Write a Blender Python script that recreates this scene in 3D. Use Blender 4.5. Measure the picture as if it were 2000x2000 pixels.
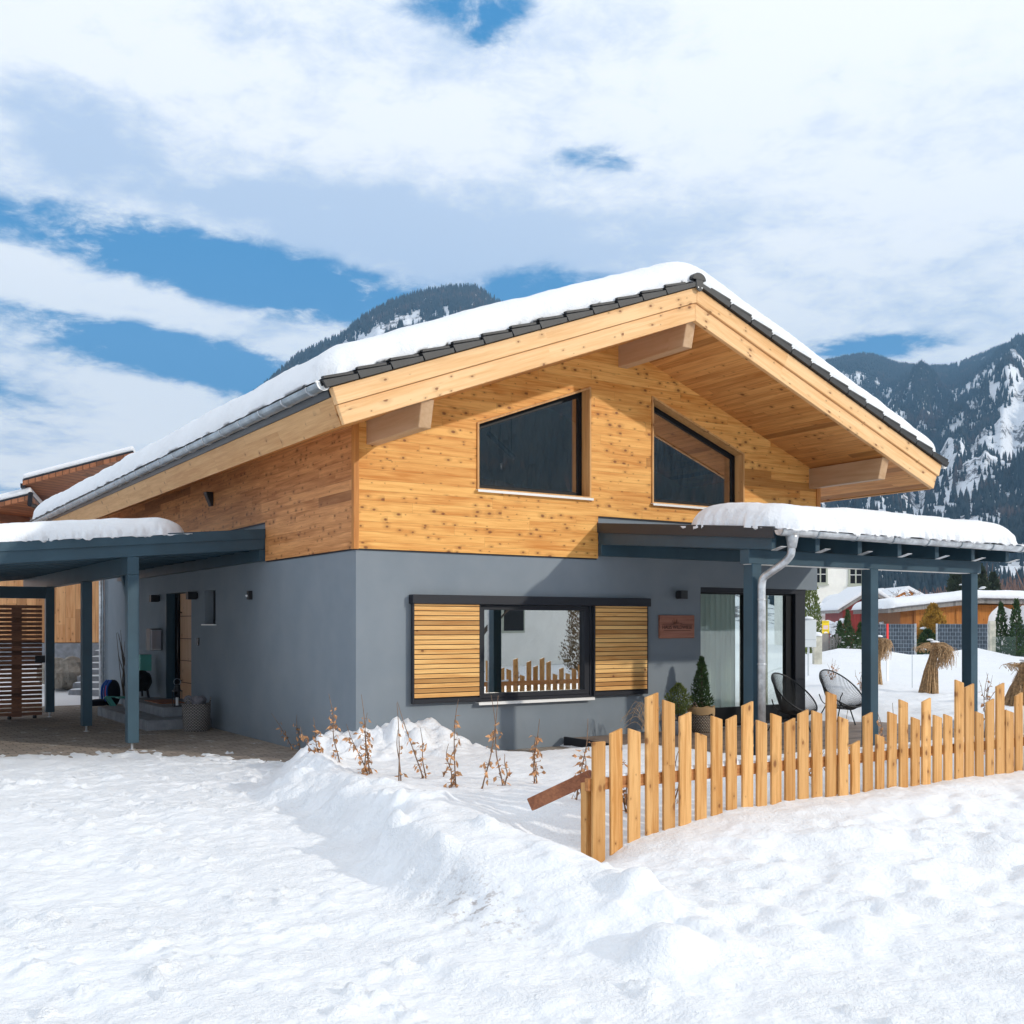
import bpy, bmesh, math, random
import numpy as np
from mathutils import Vector, Matrix
from mathutils.geometry import tessellate_polygon
random.seed(7); RNG = np.random.default_rng(11)
for o in list(bpy.data.objects): bpy.data.objects.remove(o)
SC = bpy.context.scene; COL = SC.collection
R = math.radians
# ---------------------------------------------------------------- frame of reference
# x runs along the gable wall to the right, y runs back along the entrance wall, z up,
# the near corner of the house is the origin.
F = 2110.0/2000.0; HZ = 1.75; TH = R(32.83)
CU, CV = -5.890, -12.860
CT, ST = math.cos(TH), math.sin(TH)
def at(px, Y, z=None, py=None):
    a = (px-1000)/2110.0
    X = a*Y
    u = CU + X*CT + Y*ST
    v = CV - X*ST + Y*CT
    if z is None: z = HZ + (1221-py)/2110.0*Y if py is not None else 0.0
    return Vector((u, v, z))
# ---------------------------------------------------------------- camera
cam_d = bpy.data.cameras.new('camera'); cam = bpy.data.objects.new('camera', cam_d); COL.objects.link(cam)
cam.location = (CU, CV, HZ); cam.rotation_euler = (R(90), 0, -TH)
cam_d.sensor_width = 36; cam_d.lens = 36*F; cam_d.shift_y = 0.1105
cam_d.clip_start = 0.1; cam_d.clip_end = 12000
SC.camera = cam
# ---------------------------------------------------------------- sun
SUN = Vector((.565, -1.0, .435)).normalized()
ld = bpy.data.lights.new('sun', 'SUN'); ld.energy = 3.45; ld.angle = R(1.2); ld.color = (1.0, .93, .82)
lo = bpy.data.objects.new('sun', ld); COL.objects.link(lo)
lo.rotation_euler = (-SUN).to_track_quat('-Z', 'Y').to_euler()
# ---------------------------------------------------------------- node helper
class NT:
    def __init__(s, tree): s.t = tree; s.n = tree.nodes; s.l = tree.links
    def new(s, typ, **kw):
        n = s.n.new(typ)
        for k, v in kw.items(): setattr(n, k, v)
        return n
    def put(s, sock, val):
        if val is None: return
        if isinstance(val, bpy.types.NodeSocket): s.l.new(val, sock)
        else:
            try: sock.default_value = val
            except Exception: sock.default_value = tuple(val)+(1.0,) if len(val) == 3 else val
    def m(s, op, a, b=None, c=None, clamp=False):
        n = s.new('ShaderNodeMath', operation=op); n.use_clamp = clamp
        for i, x in enumerate((a, b, c)): s.put(n.inputs[i], x)
        return n.outputs[0]
    def vm(s, op, a, b=None):
        n = s.new('ShaderNodeVectorMath', operation=op)
        s.put(n.inputs[0], a); s.put(n.inputs[1], b)
        return n.outputs['Value'] if op in ('DOT_PRODUCT', 'LENGTH') else n.outputs[0]
    def mix(s, f, a, b, mode='MIX'):
        n = s.new('ShaderNodeMix', data_type='RGBA', blend_type=mode)
        s.put(n.inputs[0], f); s.put(n.inputs[6], a if not isinstance(a, tuple) else a+(1,)*(4-len(a))); s.put(n.inputs[7], b if not isinstance(b, tuple) else b+(1,)*(4-len(b)))
        return n.outputs[2]
    def noise(s, vec, scale, detail=3, rough=.5, dist=0.0, dim='3D', w=None):
        n = s.new('ShaderNodeTexNoise', noise_dimensions=dim)
        if vec is not None: s.put(n.inputs['Vector'], vec)
        if w is not None: s.put(n.inputs['W'], w)
        n.inputs['Scale'].default_value = scale; n.inputs['Detail'].default_value = detail
        n.inputs['Roughness'].default_value = rough; n.inputs['Distortion'].default_value = dist
        return n.outputs[0]
    def ss(s, x, lo, hi, a=0.0, b=1.0):
        n = s.new('ShaderNodeMapRange', interpolation_type='SMOOTHSTEP'); n.clamp = True
        for i, v in enumerate((x, lo, hi, a, b)): s.put(n.inputs[i], v)
        return n.outputs[0]
    def sep(s, v):
        n = s.new('ShaderNodeSeparateXYZ'); s.put(n.inputs[0], v); return n.outputs
    def comb(s, x=0.0, y=0.0, z=0.0):
        n = s.new('ShaderNodeCombineXYZ')
        for i, v in enumerate((x, y, z)): s.put(n.inputs[i], v)
        return n.outputs[0]
    def white(s, vec=None, w=None, dim='2D'):
        n = s.new('ShaderNodeTexWhiteNoise', noise_dimensions=dim)
        if vec is not None: s.put(n.inputs['Vector'], vec)
        if w is not None: s.put(n.inputs['W'], w)
        return n.outputs[0]
    def bump(s, h, strength=.3, dist=.01):
        n = s.new('ShaderNodeBump'); n.inputs['Strength'].default_value = strength; n.inputs['Distance'].default_value = dist
        s.put(n.inputs['Height'], h); return n.outputs[0]
def mat(name):
    m = bpy.data.materials.new(name); m.use_nodes = True
    t = NT(m.node_tree); bs = t.n.get('Principled BSDF')
    return m, t, bs
def pset(t, bs, **kw):
    mp = dict(col='Base Color', rough='Roughness', metal='Metallic', normal='Normal', spec='Specular IOR Level', emis='Emission Color', es='Emission Strength', sss='Subsurface Weight')
    for k, v in kw.items():
        if k == 'col' and isinstance(v, tuple) and len(v) == 3: v = v+(1,)
        t.put(bs.inputs[mp[k]], v)
# ---------------------------------------------------------------- world sky with cloud layer
W = bpy.data.worlds.new('World'); SC.world = W; W.use_nodes = True
t = NT(W.node_tree); bg = t.n['Background']
sky = t.new('ShaderNodeTexSky', sky_type='NISHITA'); sky.sun_disc = False
sky.sun_elevation = math.asin(SUN.z); sky.sun_rotation = math.atan2(SUN.x, SUN.y)
tc = t.new('ShaderNodeTexCoord'); D = t.vm('NORMALIZE', tc.outputs['Generated'])
def dirv(px, py):
    a = (px-1000)/2110.0; b = (1221-py)/2110.0
    return Vector((a*CT+ST, -a*ST+CT, b)).normalized()
def blob(px, py, rx, ry, slope=0.0):
    c = dirv(px, py)
    t1 = Vector((c.y, -c.x, 0)).normalized(); t2 = c.cross(t1) * -1
    if t2.z < 0: t2 = -t2
    ang = math.atan(-slope)
    a1 = t1*math.cos(ang)+t2*math.sin(ang); a2 = -t1*math.sin(ang)+t2*math.cos(ang)
    k = 2110.0/max(.3, dirv(px, py).dot(Vector((ST, CT, 0))))
    x = t.vm('DOT_PRODUCT', D, tuple(a1)); y = t.vm('DOT_PRODUCT', D, tuple(a2)); z = t.vm('DOT_PRODUCT', D, tuple(c))
    x0, y0 = c.dot(a1), c.dot(a2)
    x = t.m('MULTIPLY', t.m('SUBTRACT', x, x0), k/rx); y = t.m('MULTIPLY', t.m('SUBTRACT', y, y0), k/ry)
    r2 = t.m('ADD', t.m('MULTIPLY', x, x), t.m('MULTIPLY', y, y))
    g = t.m('EXPONENT', t.m('MULTIPLY', r2, -1.0))
    return t.m('MULTIPLY', g, t.m('GREATER_THAN', z, 0.0))
dx, dy, dz = t.sep(D)
zz = t.m('ADD', t.m('MAXIMUM', dz, 0.0), .16)
rx_ = t.m('ADD', t.m('MULTIPLY', dx, CT), t.m('MULTIPLY', dy, -ST)); ry_ = t.m('ADD', t.m('MULTIPLY', dx, ST), t.m('MULTIPLY', dy, CT))
plane = t.comb(t.m('DIVIDE', rx_, zz), t.m('DIVIDE', ry_, zz), 0.0)
n1 = t.noise(plane, 1.5, 9, .56, .55)
n2 = t.noise(plane, 5.0, 7, .6, .35)
n3 = t.noise(plane, .9, 4, .5, .4)
n4 = t.noise(plane, 13.0, 6, .65, .3)
warp = t.m('ADD', t.m('MULTIPLY', t.m('SUBTRACT', n1, .5), 3.0), t.m('ADD', t.m('MULTIPLY', t.m('SUBTRACT', n2, .5), 2.2), t.m('MULTIPLY', t.m('SUBTRACT', n4, .5), 1.9)))
BL = [(300, 500, 340, 56, .15, 1.05), (640, 565, 360, 60, .19, 1.1), (230, 650, 330, 34, .13, .8), (390, 715, 260, 44, .10, 1.0), (1075, 568, 150, 48, .05, 1.1),
      (880, 0, 130, 48, .1, .8), (945, 72, 60, 30, .2, .7), (1175, 312, 110, 34, .1, .62), (1690, 680, 150, 26, .0, 1.1),
      (40, 965, 130, 26, .0, .6), (-420, 700, 420, 90, .1, 1.0), (2500, 300, 300, 100, 0, 1.0), (560, 770, 130, 60, 0, .5), (1010, 10, 60, 40, 0, .5)]
acc = None
for (a, b_, c, d, e, wt) in BL:
    g = t.m('MULTIPLY', blob(a, b_, c, d, e), wt)
    acc = g if acc is None else t.m('ADD', acc, g)
blue = t.ss(t.m('ADD', acc, t.m('MULTIPLY', warp, t.m('ADD', .12, t.m('MULTIPLY', acc, .8)))), .26, .95)
GL = [(120, 240, 210, 85, 0, .6), (520, 400, 520, 75, .1, .7), (800, 430, 260, 90, 0, .5), (1150, 470, 420, 90, 0, .45), (1720, 250, 330, 110, .1, .28), (1080, 60, 260, 60, 0, .3), (1600, 540, 600, 90, 0, .22), (620, 90, 130, 80, 0, .3), (980, 560, 300, 60, 0, .4)]
gac = None
for (a, b_, c, d, e, wt) in GL:
    g = t.m('MULTIPLY', blob(a, b_, c, d, e), wt)
    gac = g if gac is None else t.m('ADD', gac, g)
shade = t.m('ADD', gac, t.m('MULTIPLY', t.m('SUBTRACT', n3, .5), 1.1))
shade = t.ss(t.m('ADD', shade, t.m('MULTIPLY', warp, .62)), -.10, .85)
cloud = t.mix(shade, (1.24, 1.25, 1.26), (.66, .79, 1.0))
hi = blob(1900, 60, 700, 400); cloud = t.mix(t.m('MULTIPLY', hi, .45), cloud, (1.32, 1.32, 1.32))
skyc = t.mix(1.0, sky.outputs[0], (.62, .98, 1.02), 'MULTIPLY')
skyc = t.mix(1.0, skyc, (.10, .10, .10), 'MULTIPLY')
# clear gaps between clouds: the sky texture, deepened towards blue
gap = t.mix(.8, skyc, (.0, .27, .68))
final = t.mix(blue, cloud, gap)
below = t.ss(dz, -.02, .0)
final = t.mix(below, (.7, .76, .84), final)
SKYN = t.mix(1.0, final, (1/.10, 1/.10, 1/.10), 'MULTIPLY')
t.l.new(SKYN, bg.inputs[0]); bg.inputs[1].default_value = .10
# ---------------------------------------------------------------- exposure
SC.view_settings.view_transform = 'Standard'; SC.view_settings.look = 'None'
SC.view_settings.exposure = 0.03; SC.view_settings.gamma = 1
SC.render.engine = 'CYCLES'
SC.cycles.max_bounces = 8; SC.cycles.transparent_max_bounces = 16
# ---------------------------------------------------------------- mesh helpers
class MB:
    def __init__(s): s.v = []; s.f = []
    def add(s, vs, fs):
        k = len(s.v); s.v += [tuple(p) for p in vs]; s.f += [tuple(i+k for i in f) for f in fs]; return s
    def box(s, x0, x1, y0, y1, z0, z1):
        return s.add([(x, y, z) for x in (x0, x1) for y in (y0, y1) for z in (z0, z1)],
                     [(0, 1, 3, 2), (4, 6, 7, 5), (0, 4, 5, 1), (2, 3, 7, 6), (0, 2, 6, 4), (1, 5, 7, 3)])
    def prism(s, poly, off):
        n = len(poly); off = Vector(off); a = [Vector(p) for p in poly]; b = [p+off for p in a]
        nm = Vector((0, 0, 0))
        for i in range(n): nm += a[i].cross(a[(i+1) % n])
        fl = nm.dot(off) > 0
        fs = [tuple(range(n))[::-1] if fl else tuple(range(n)), tuple(range(n, 2*n)) if fl else tuple(range(n, 2*n))[::-1]]
        for i in range(n):
            j = (i+1) % n
            fs.append((i, j, n+j, n+i) if fl else (i, n+i, n+j, j))
        return s.add(a+b, fs)
    def holes(s, outer, hs, f0, f1):
        """flat polygon with holes in 2D, mapped by f0 (front) and f1 (back), closed on every rim"""
        loops = [outer]+list(hs)
        tri = tessellate_polygon([[Vector((p[0], p[1], 0)) for p in l] for l in loops])
        flat = [p for l in loops for p in l]; n = len(flat)
        k = len(s.v); s.v += [tuple(f0(*p)) for p in flat]+[tuple(f1(*p)) for p in flat]
        for a, b, c in tri:
            s.f.append((k+a, k+b, k+c)); s.f.append((k+n+c, k+n+b, k+n+a))
        o = 0
        for l in loops:
            m = len(l)
            for i in range(m):
                j = (i+1) % m; s.f.append((k+o+i, k+o+j, k+n+o+j, k+n+o+i))
            o += m
        return s
    def bar(s, p, q, w, h, up=(0, 0, 1)):
        p = Vector(p); q = Vector(q); d = (q-p).normalized(); up = Vector(up)
        sd = d.cross(up).normalized(); u2 = sd.cross(d).normalized()
        a = [p+sd*w/2*i+u2*h/2*j for i, j in ((-1, -1), (1, -1), (1, 1), (-1, 1))]
        return s.prism(a, q-p)
    def tube(s, pts, r, n=8, cap=True):
        pts = [Vector(p) for p in pts]; m = len(pts)
        rr = r if hasattr(r, '__len__') else [r]*m
        d0 = (pts[1]-pts[0]).normalized()
        ref = Vector((0, 0, 1)) if abs(d0.z) < .9 else Vector((1, 0, 0))
        sd = d0.cross(ref).normalized(); vs = []
        for i in range(m):
            d = (pts[min(i+1, m-1)]-pts[max(i-1, 0)]).normalized()
            sd = (sd-d*sd.dot(d)).normalized(); u2 = d.cross(sd)
            for j in range(n):
                a = 2*math.pi*j/n; vs.append(pts[i]+(sd*math.cos(a)+u2*math.sin(a))*rr[i])
        fs = [(i*n+j, i*n+(j+1) % n, (i+1)*n+(j+1) % n, (i+1)*n+j) for i in range(m-1) for j in range(n)]
        if cap: fs += [tuple(range(n))[::-1], tuple(range((m-1)*n, m*n))]
        return s.add(vs, fs)
    def lathe(s, prof, c=(0, 0, 0), n=24, cap=True):
        c = Vector(c); m = len(prof)
        vs = [c+Vector((r*math.cos(2*math.pi*j/n), r*math.sin(2*math.pi*j/n), z)) for r, z in prof for j in range(n)]
        fs = [(i*n+j, i*n+(j+1) % n, (i+1)*n+(j+1) % n, (i+1)*n+j) for i in range(m-1) for j in range(n)]
        if cap: fs += [tuple(range(n))[::-1], tuple(range((m-1)*n, m*n))]
        return s.add(vs, fs)
    def leaf(s, p, d, w, up=None):
        """small folded leaf from p along vector d"""
        p = Vector(p); d = Vector(d); u = Vector(up) if up else Vector((random.uniform(-1, 1), random.uniform(-1, 1), random.uniform(-1, 1)))
        sd = d.cross(u)
        if sd.length < 1e-6: sd = Vector((1, 0, 0))
        sd = sd.normalized()*w; nn = sd.cross(d).normalized()*w*.5
        return s.add([p, p+d*.45+sd+nn, p+d, p+d*.45-sd+nn, p+d*.5], [(0, 4, 1), (1, 4, 2), (2, 4, 3), (3, 4, 0)])
    def build(s, name, material, parent=None, smooth=False, bevel=0, seg=1):
        me = bpy.data.meshes.new(name); me.from_pydata(s.v, [], s.f); me.validate()
        bm = bmesh.new(); bm.from_mesh(me); bmesh.ops.recalc_face_normals(bm, faces=bm.faces)
        bm.to_mesh(me); bm.free()
        me.materials.append(material)
        if smooth: me.polygons.foreach_set('use_smooth', [True]*len(me.polygons))
        o = bpy.data.objects.new(name, me); COL.objects.link(o)
        if parent is not None:
            o.parent = parent; o.matrix_parent_inverse = Matrix.Identity(4)
        if bevel:
            b = o.modifiers.new('bevel', 'BEVEL'); b.width = bevel; b.segments = seg; b.limit_method = 'ANGLE'; b.angle_limit = R(40)
        return o
def npmesh(name, verts, faces, material, parent=None, smooth=False):
    """verts (n,3) array, faces (m,k) array"""
    me = bpy.data.meshes.new(name); verts = np.asarray(verts, dtype=np.float32); faces = np.asarray(faces, dtype=np.int32)
    m, k = faces.shape
    me.vertices.add(len(verts)); me.vertices.foreach_set('co', verts.ravel())
    me.loops.add(m*k); me.loops.foreach_set('vertex_index', faces.ravel())
    me.polygons.add(m); me.polygons.foreach_set('loop_start', np.arange(0, m*k, k, dtype=np.int32)); me.polygons.foreach_set('loop_total', np.full(m, k, dtype=np.int32))
    if smooth: me.polygons.foreach_set('use_smooth', np.ones(m, dtype=bool))
    me.update(calc_edges=True); me.materials.append(material)
    o = bpy.data.objects.new(name, me); COL.objects.link(o)
    if parent is not None: o.parent = parent
    return o
def tag(o, label=None, cat=None, group=None, kind=None):
    if label: o['label'] = label
    if cat: o['category'] = cat
    if group: o['group'] = group
    if kind: o['kind'] = kind
    return o
def thing(name, label, cat, group=None, loc=(0, 0, 0), rz=0.0):
    o = bpy.data.objects.new(name, None); COL.objects.link(o); o.empty_display_size = .2
    o.location = loc; o.rotation_euler = (0, 0, rz)
    return tag(o, label, cat, group)
def dup(root, loc, rz, label, group=None):
    r = root.copy(); COL.objects.link(r); r.location = loc; r.rotation_euler = (0, 0, rz); r['label'] = label
    if group: r['group'] = group
    for ch in list(root.children):
        c = ch.copy(); COL.objects.link(c); c.parent = r
        for g in list(ch.children):
            d = g.copy(); COL.objects.link(d); d.parent = c
    return r
# ---------------------------------------------------------------- numpy noise
_perm = RNG.random((256, 256))
def vnoise(x, y, off=0):
    x = np.asarray(x, float)+off*17.31; y = np.asarray(y, float)+off*9.17
    xi = np.floor(x).astype(int); yi = np.floor(y).astype(int); fx = x-xi; fy = y-yi
    fx = fx*fx*fx*(fx*(fx*6-15)+10); fy = fy*fy*fy*(fy*(fy*6-15)+10)
    g = lambda a, b: _perm[a & 255, b & 255]
    return (g(xi, yi)*(1-fx)+g(xi+1, yi)*fx)*(1-fy)+(g(xi, yi+1)*(1-fx)+g(xi+1, yi+1)*fx)*fy
def fbm(x, y, oc=4, off=0, gain=.5):
    s = 0; a = 1; tot = 0
    c, sn = math.cos(.6), math.sin(.6)
    for i in range(oc):
        s = s+a*(vnoise(x, y, off+i)-.5); tot += a; a *= gain
        x, y = (x*c-y*sn)*2.03, (x*sn+y*c)*2.03
    return s/tot*2
def sst(x, a, b):
    q = np.clip((x-a)/(b-a), 0, 1); return q*q*(3-2*q)
# ================================================================ materials
def wood_mat(name, L, Wd, bw, c1, c2, knots=1.0, seglen=3.0, seam=.03, dark=.06, rot=0.0, rough=.55, objrand=0.0, grain=1.0, seamdark=.45):
    m, t, bs = mat(name); tc = t.new('ShaderNodeTexCoord'); v = tc.outputs['Object']
    if rot:
        mp = t.new('ShaderNodeMapping'); mp.inputs['Rotation'].default_value = (0, rot, 0); t.l.new(v, mp.inputs[0]); v = mp.outputs[0]
    s = t.sep(v); ax = {'x': s[0], 'y': s[1], 'z': s[2]}
    l, w = ax[L], ax[Wd]; th = ax[[a for a in 'xyz' if a not in (L, Wd)][0]]
    orr = None
    if objrand:
        oi = t.new('ShaderNodeObjectInfo'); orr = oi.outputs['Random']; l = t.m('ADD', l, t.m('MULTIPLY', orr, 37.0))
    row = t.m('FLOOR', t.m('DIVIDE', w, bw)); rr = t.white(w=row, dim='1D')
    lo_ = t.m('ADD', l, t.m('MULTIPLY', rr, 11.0)); seg = t.m('FLOOR', t.m('DIVIDE', lo_, seglen))
    r = t.white(t.comb(row, seg, 0), dim='2D')
    gv = t.comb(t.m('ADD', t.m('MULTIPLY', l, 1.6), t.m('MULTIPLY', r, 50)), t.m('MULTIPLY', w, 34.0), t.m('MULTIPLY', th, 34.0))
    g = t.noise(gv, 1.0, 5, .6, .6*grain)
    lg = t.noise(t.comb(t.m('ADD', t.m('MULTIPLY', l, .8), t.m('MULTIPLY', r, 30)), t.m('MULTIPLY', w, 7.0), t.m('MULTIPLY', th, 7.0)), 1.0, 3, .5, .8)
    f = t.m('ADD', t.m('MULTIPLY', r, .42), t.m('ADD', t.m('MULTIPLY', t.m('SUBTRACT', g, .5), 1.7*grain), t.m('MULTIPLY', t.m('SUBTRACT', lg, .5), 1.7)))
    f = t.m('ADD', f, .22, clamp=True)
    col = t.mix(f, c1, c2)
    dk = t.m('MULTIPLY', t.m('GREATER_THAN', r, 1-dark), .5)
    col = t.mix(dk, col, tuple(x*.45 for x in c2))
    if knots:
        kv = t.comb(t.m('ADD', t.m('MULTIPLY', l, 5.6), t.m('MULTIPLY', r, 60)), t.m('ADD', t.m('MULTIPLY', w, 9.5), t.m('MULTIPLY', th, 8.5)), 0.0)
        kv = t.vm('ADD', kv, t.comb(t.m('MULTIPLY', t.m('SUBTRACT', lg, .5), .2), t.m('MULTIPLY', t.m('SUBTRACT', g, .5), .25), 0))
        vo = t.new('ShaderNodeTexVoronoi', voronoi_dimensions='2D'); t.l.new(kv, vo.inputs['Vector']); vo.inputs['Scale'].default_value = 1.0
        cs = t.sep(vo.outputs['Color'])
        rad = t.m('MULTIPLY', t.m('MULTIPLY', t.ss(cs[0], 1-.75*min(1, knots), 1.0), .26), t.ss(t.noise(t.comb(t.m('ADD', t.m('MULTIPLY', l, .9), t.m('MULTIPLY', r, 20)), t.m('MULTIPLY', w, 3.5), 0), 1.0, 2, .5), .34, .60, .30, 1.0))
        kn = t.ss(vo.outputs['Distance'], t.m('ADD', rad, .001), t.m('MULTIPLY', rad, .35), 0.0, 1.0)
        halo = t.ss(vo.outputs['Distance'], t.m('ADD', t.m('MULTIPLY', rad, 2.8), .001), rad, 0.0, .3)
        col = t.mix(halo, col, tuple(x*.55 for x in c2)); col = t.mix(t.m('MULTIPLY', kn, .85), col, (.17, .05, .012))
    if seam:
        fr = t.m('FRACT', t.m('DIVIDE', w, bw)); e = t.m('MINIMUM', fr, t.m('SUBTRACT', 1.0, fr))
        sm = t.ss(e, seam, seam*.25)
        fs = t.m('FRACT', t.m('DIVIDE', lo_, seglen)); e2 = t.m('MINIMUM', fs, t.m('SUBTRACT', 1.0, fs))
        sm2 = t.ss(e2, .0012, .0005); sm = t.m('MAXIMUM', sm, sm2)
        col = t.mix(t.m('MULTIPLY', sm, seamdark), col, (.07, .03, .012))
        h = t.m('SUBTRACT', t.m('MULTIPLY', g, .12), sm)
    else: h = t.m('MULTIPLY', g, .3)
    if orr is not None:
        col = t.mix(t.m('MULTIPLY', orr, objrand), col, tuple(x*.6 for x in c2))
    pset(t, bs, col=col, rough=rough, normal=t.bump(h, .25, .006), spec=.3)
    return m
def flat_mat(name, col, rough=.5, metal=0.0, bumpsc=0, bs_=.2, var=0.0, vs=3.0, spec=.5, bd=.002):
    m, t, bs = mat(name); tc = t.new('ShaderNodeTexCoord'); v = tc.outputs['Object']
    c = col+(1,)
    if var:
        n = t.noise(v, vs, 4, .6); c = t.mix(t.ss(n, .3, .7), tuple(x*(1-var) for x in col), tuple(min(1, x*(1+var)) for x in col))
    pset(t, bs, col=c, rough=rough, metal=metal, spec=spec)
    if bumpsc: pset(t, bs, normal=t.bump(t.noise(v, bumpsc, 3, .6), bs_, bd))
    return m
C1, C2 = (.74, .42, .15), (.50, .22, .055)
M = {}
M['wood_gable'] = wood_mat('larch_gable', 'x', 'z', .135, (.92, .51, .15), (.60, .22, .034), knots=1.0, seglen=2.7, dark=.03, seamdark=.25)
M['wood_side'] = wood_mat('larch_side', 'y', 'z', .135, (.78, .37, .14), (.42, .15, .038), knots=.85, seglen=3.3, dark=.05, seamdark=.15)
M['wood_soffit'] = wood_mat('larch_soffit', 'y', 'x', .12, (.78, .38, .12), (.48, .18, .04), knots=.3, seglen=4.0, dark=.06)
M['wood_barge_l'] = wood_mat('larch_barge_left', 'x', 'z', .6, (.86, .55, .28), (.70, .37, .14), knots=.45, seglen=5.0, seam=0, rot=.3584, dark=0)
M['wood_barge_r'] = wood_mat('larch_barge_right', 'x', 'z', .6, (.86, .55, .28), (.70, .37, .14), knots=.45, seglen=5.0, seam=0, rot=-.3584, dark=0)
M['wood_fascia'] = wood_mat('larch_fascia', 'y', 'z', .6, (.68, .40, .18), (.50, .25, .09), knots=.3, seglen=2.6, seam=.001, dark=0)
M['wood_purlin'] = wood_mat('spruce_purlin', 'y', 'z', .9, (.62, .42, .26), (.48, .29, .15), knots=0, seglen=9, seam=0, dark=0, grain=.5)
M['wood_post'] = wood_mat('larch_corner', 'z', 'x', .4, (.62, .27, .07), (.44, .16, .035), knots=.1, seglen=9, seam=0, dark=0)
M['wood_reveal'] = wood_mat('larch_reveal', 'z', 'y', .5, (.72, .42, .17), (.5, .24, .08), knots=.3, seglen=9, seam=0, dark=0)
M['wood_shutter'] = wood_mat('larch_shutter', 'x', 'z', .0649, (.86, .53, .20), (.60, .27, .07), knots=.08, seglen=30, seam=0, dark=.1, rough=.5)
M['wood_picket'] = wood_mat('larch_picket', 'z', 'x', .3, (.80, .46, .18), (.52, .23, .055), knots=.8, seglen=9, seam=0, dark=0, objrand=.5, grain=1.5)
M['wood_rail'] = wood_mat('larch_rail', 'x', 'z', .5, (.58, .27, .10), (.38, .15, .045), knots=.3, seglen=9, seam=0, dark=0)
M['wood_old'] = wood_mat('weathered_beam', 'x', 'z', .5, (.40, .16, .075), (.22, .08, .04), knots=.2, seglen=9, seam=0, dark=0, grain=1.6)
M['wood_slat'] = wood_mat('dark_slat', 'x', 'z', .09, (.34, .155, .085), (.17, .075, .045), knots=.3, seglen=9, seam=0, dark=.1)
M['wood_door'] = wood_mat('oak_door', 'z', 'y', .42, (.62, .36, .20), (.48, .25, .12), knots=.1, seglen=9, seam=0, dark=0)
M['wood_grey'] = wood_mat('grey_board', 'z', 'x', .14, (.36, .34, .32), (.2, .185, .17), knots=.2, seglen=9, dark=.1)
M['wood_barn'] = wood_mat('orange_board', 'z', 'x', .9, (.62, .25, .05), (.40, .13, .025), knots=.2, seglen=9, dark=.1, seam=.02)
M['wood_neighbor'] = wood_mat('plank_neighbour', 'z', 'x', .30, (.78, .42, .19), (.55, .23, .08), knots=.25, seglen=2.6, dark=.2)
M['wood_deck'] = wood_mat('deck_board', 'x', 'y', .14, (.34, .25, .19), (.20, .14, .105), knots=.1, seglen=4, dark=.05, seam=.05, seamdark=.8)
M['wood_brown'] = wood_mat('brown_soffit', 'y', 'x', .20, (.42, .17, .08), (.24, .085, .035), knots=.1, seglen=9, dark=.1, seam=.12, seamdark=.8)
M['wood_sign'] = wood_mat('sign_board', 'x', 'z', .3, (.40, .17, .11), (.24, .085, .055), knots=.4, seglen=9, seam=0, dark=0, grain=1.5)
M['teal'] = flat_mat('teal_paint', (.034, .075, .105), .38, var=.12, vs=2, spec=.4, bumpsc=60, bs_=.06)
M['teal_dark'] = flat_mat('dark_roof_edge', (.028, .034, .042), .4)
M['anthracite'] = flat_mat('anthracite_metal', (.018, .020, .027), .45, spec=.25)
M['frame_black'] = flat_mat('window_frame_black', (.007, .008, .010), .45, spec=.2)
M['zinc'] = flat_mat('zinc_sheet', (.34, .39, .43), .38, metal=.55, var=.22, vs=4, bumpsc=14, bs_=.15)
M['zinc_new'] = flat_mat('galvanised_steel', (.58, .60, .62), .32, metal=.6, var=.22, vs=9, bumpsc=20, bs_=.15)
M['tile'] = flat_mat('roof_tile', (.016, .017, .019), .5, var=.25, vs=6, bumpsc=50, bs_=.2)
M['white_metal'] = flat_mat('white_sill', (.82, .82, .80), .4)
M['concrete'] = flat_mat('concrete', (.24, .25, .27), .85, var=.2, vs=5, bumpsc=60, bs_=.3)
M['stone_light'] = flat_mat('pillar_plaster', (.52, .50, .42), .9, var=.2, vs=4, bumpsc=30)
M['white_wall'] = flat_mat('white_render', (.84, .82, .76), .9, var=.05, vs=1, bumpsc=30)
M['red_board'] = wood_mat('red_board', 'z', 'x', .2, (.30, .045, .04), (.20, .03, .03), knots=.05, seglen=9, dark=.1, seam=.06)
M['black'] = flat_mat('black_plastic', (.012, .012, .014), .45)
M['cord'] = flat_mat('black_cord', (.014, .014, .015), .5)
M['turq'] = flat_mat('turquoise_paint', (.10, .42, .36), .5)
M['blue'] = flat_mat('blue_fabric', (.015, .10, .42), .8, bumpsc=80)
M['navy'] = flat_mat('navy_fabric', (.012, .014, .026), .85, bumpsc=60, bs_=.4)
M['pink'] = flat_mat('coral_trim', (.75, .10, .10), .7)
M['fur'] = flat_mat('black_fleece', (.012, .012, .013), .95, bumpsc=40, bs_=1.0, bd=.02)
M['wool'] = flat_mat('grey_fleece', (.22, .21, .23), .95, bumpsc=30, bs_=1.0, bd=.02)
M['burlap'] = flat_mat('burlap', (.40, .26, .13), .9, bumpsc=120, bs_=.4)
def sheer(name, col):
    m, t, bs = mat(name); out = t.n['Material Output']; pset(t, bs, col=col, rough=.9)
    tr = t.new('ShaderNodeBsdfTranslucent'); tr.inputs[0].default_value = col+(1,)
    mx = t.new('ShaderNodeMixShader'); mx.inputs[0].default_value = .55; t.l.new(bs.outputs[0], mx.inputs[1]); t.l.new(tr.outputs[0], mx.inputs[2]); t.l.new(mx.outputs[0], out.inputs[0]); return m
M['curtain'] = sheer('sheer_curtain', (.80, .87, .82))
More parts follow.
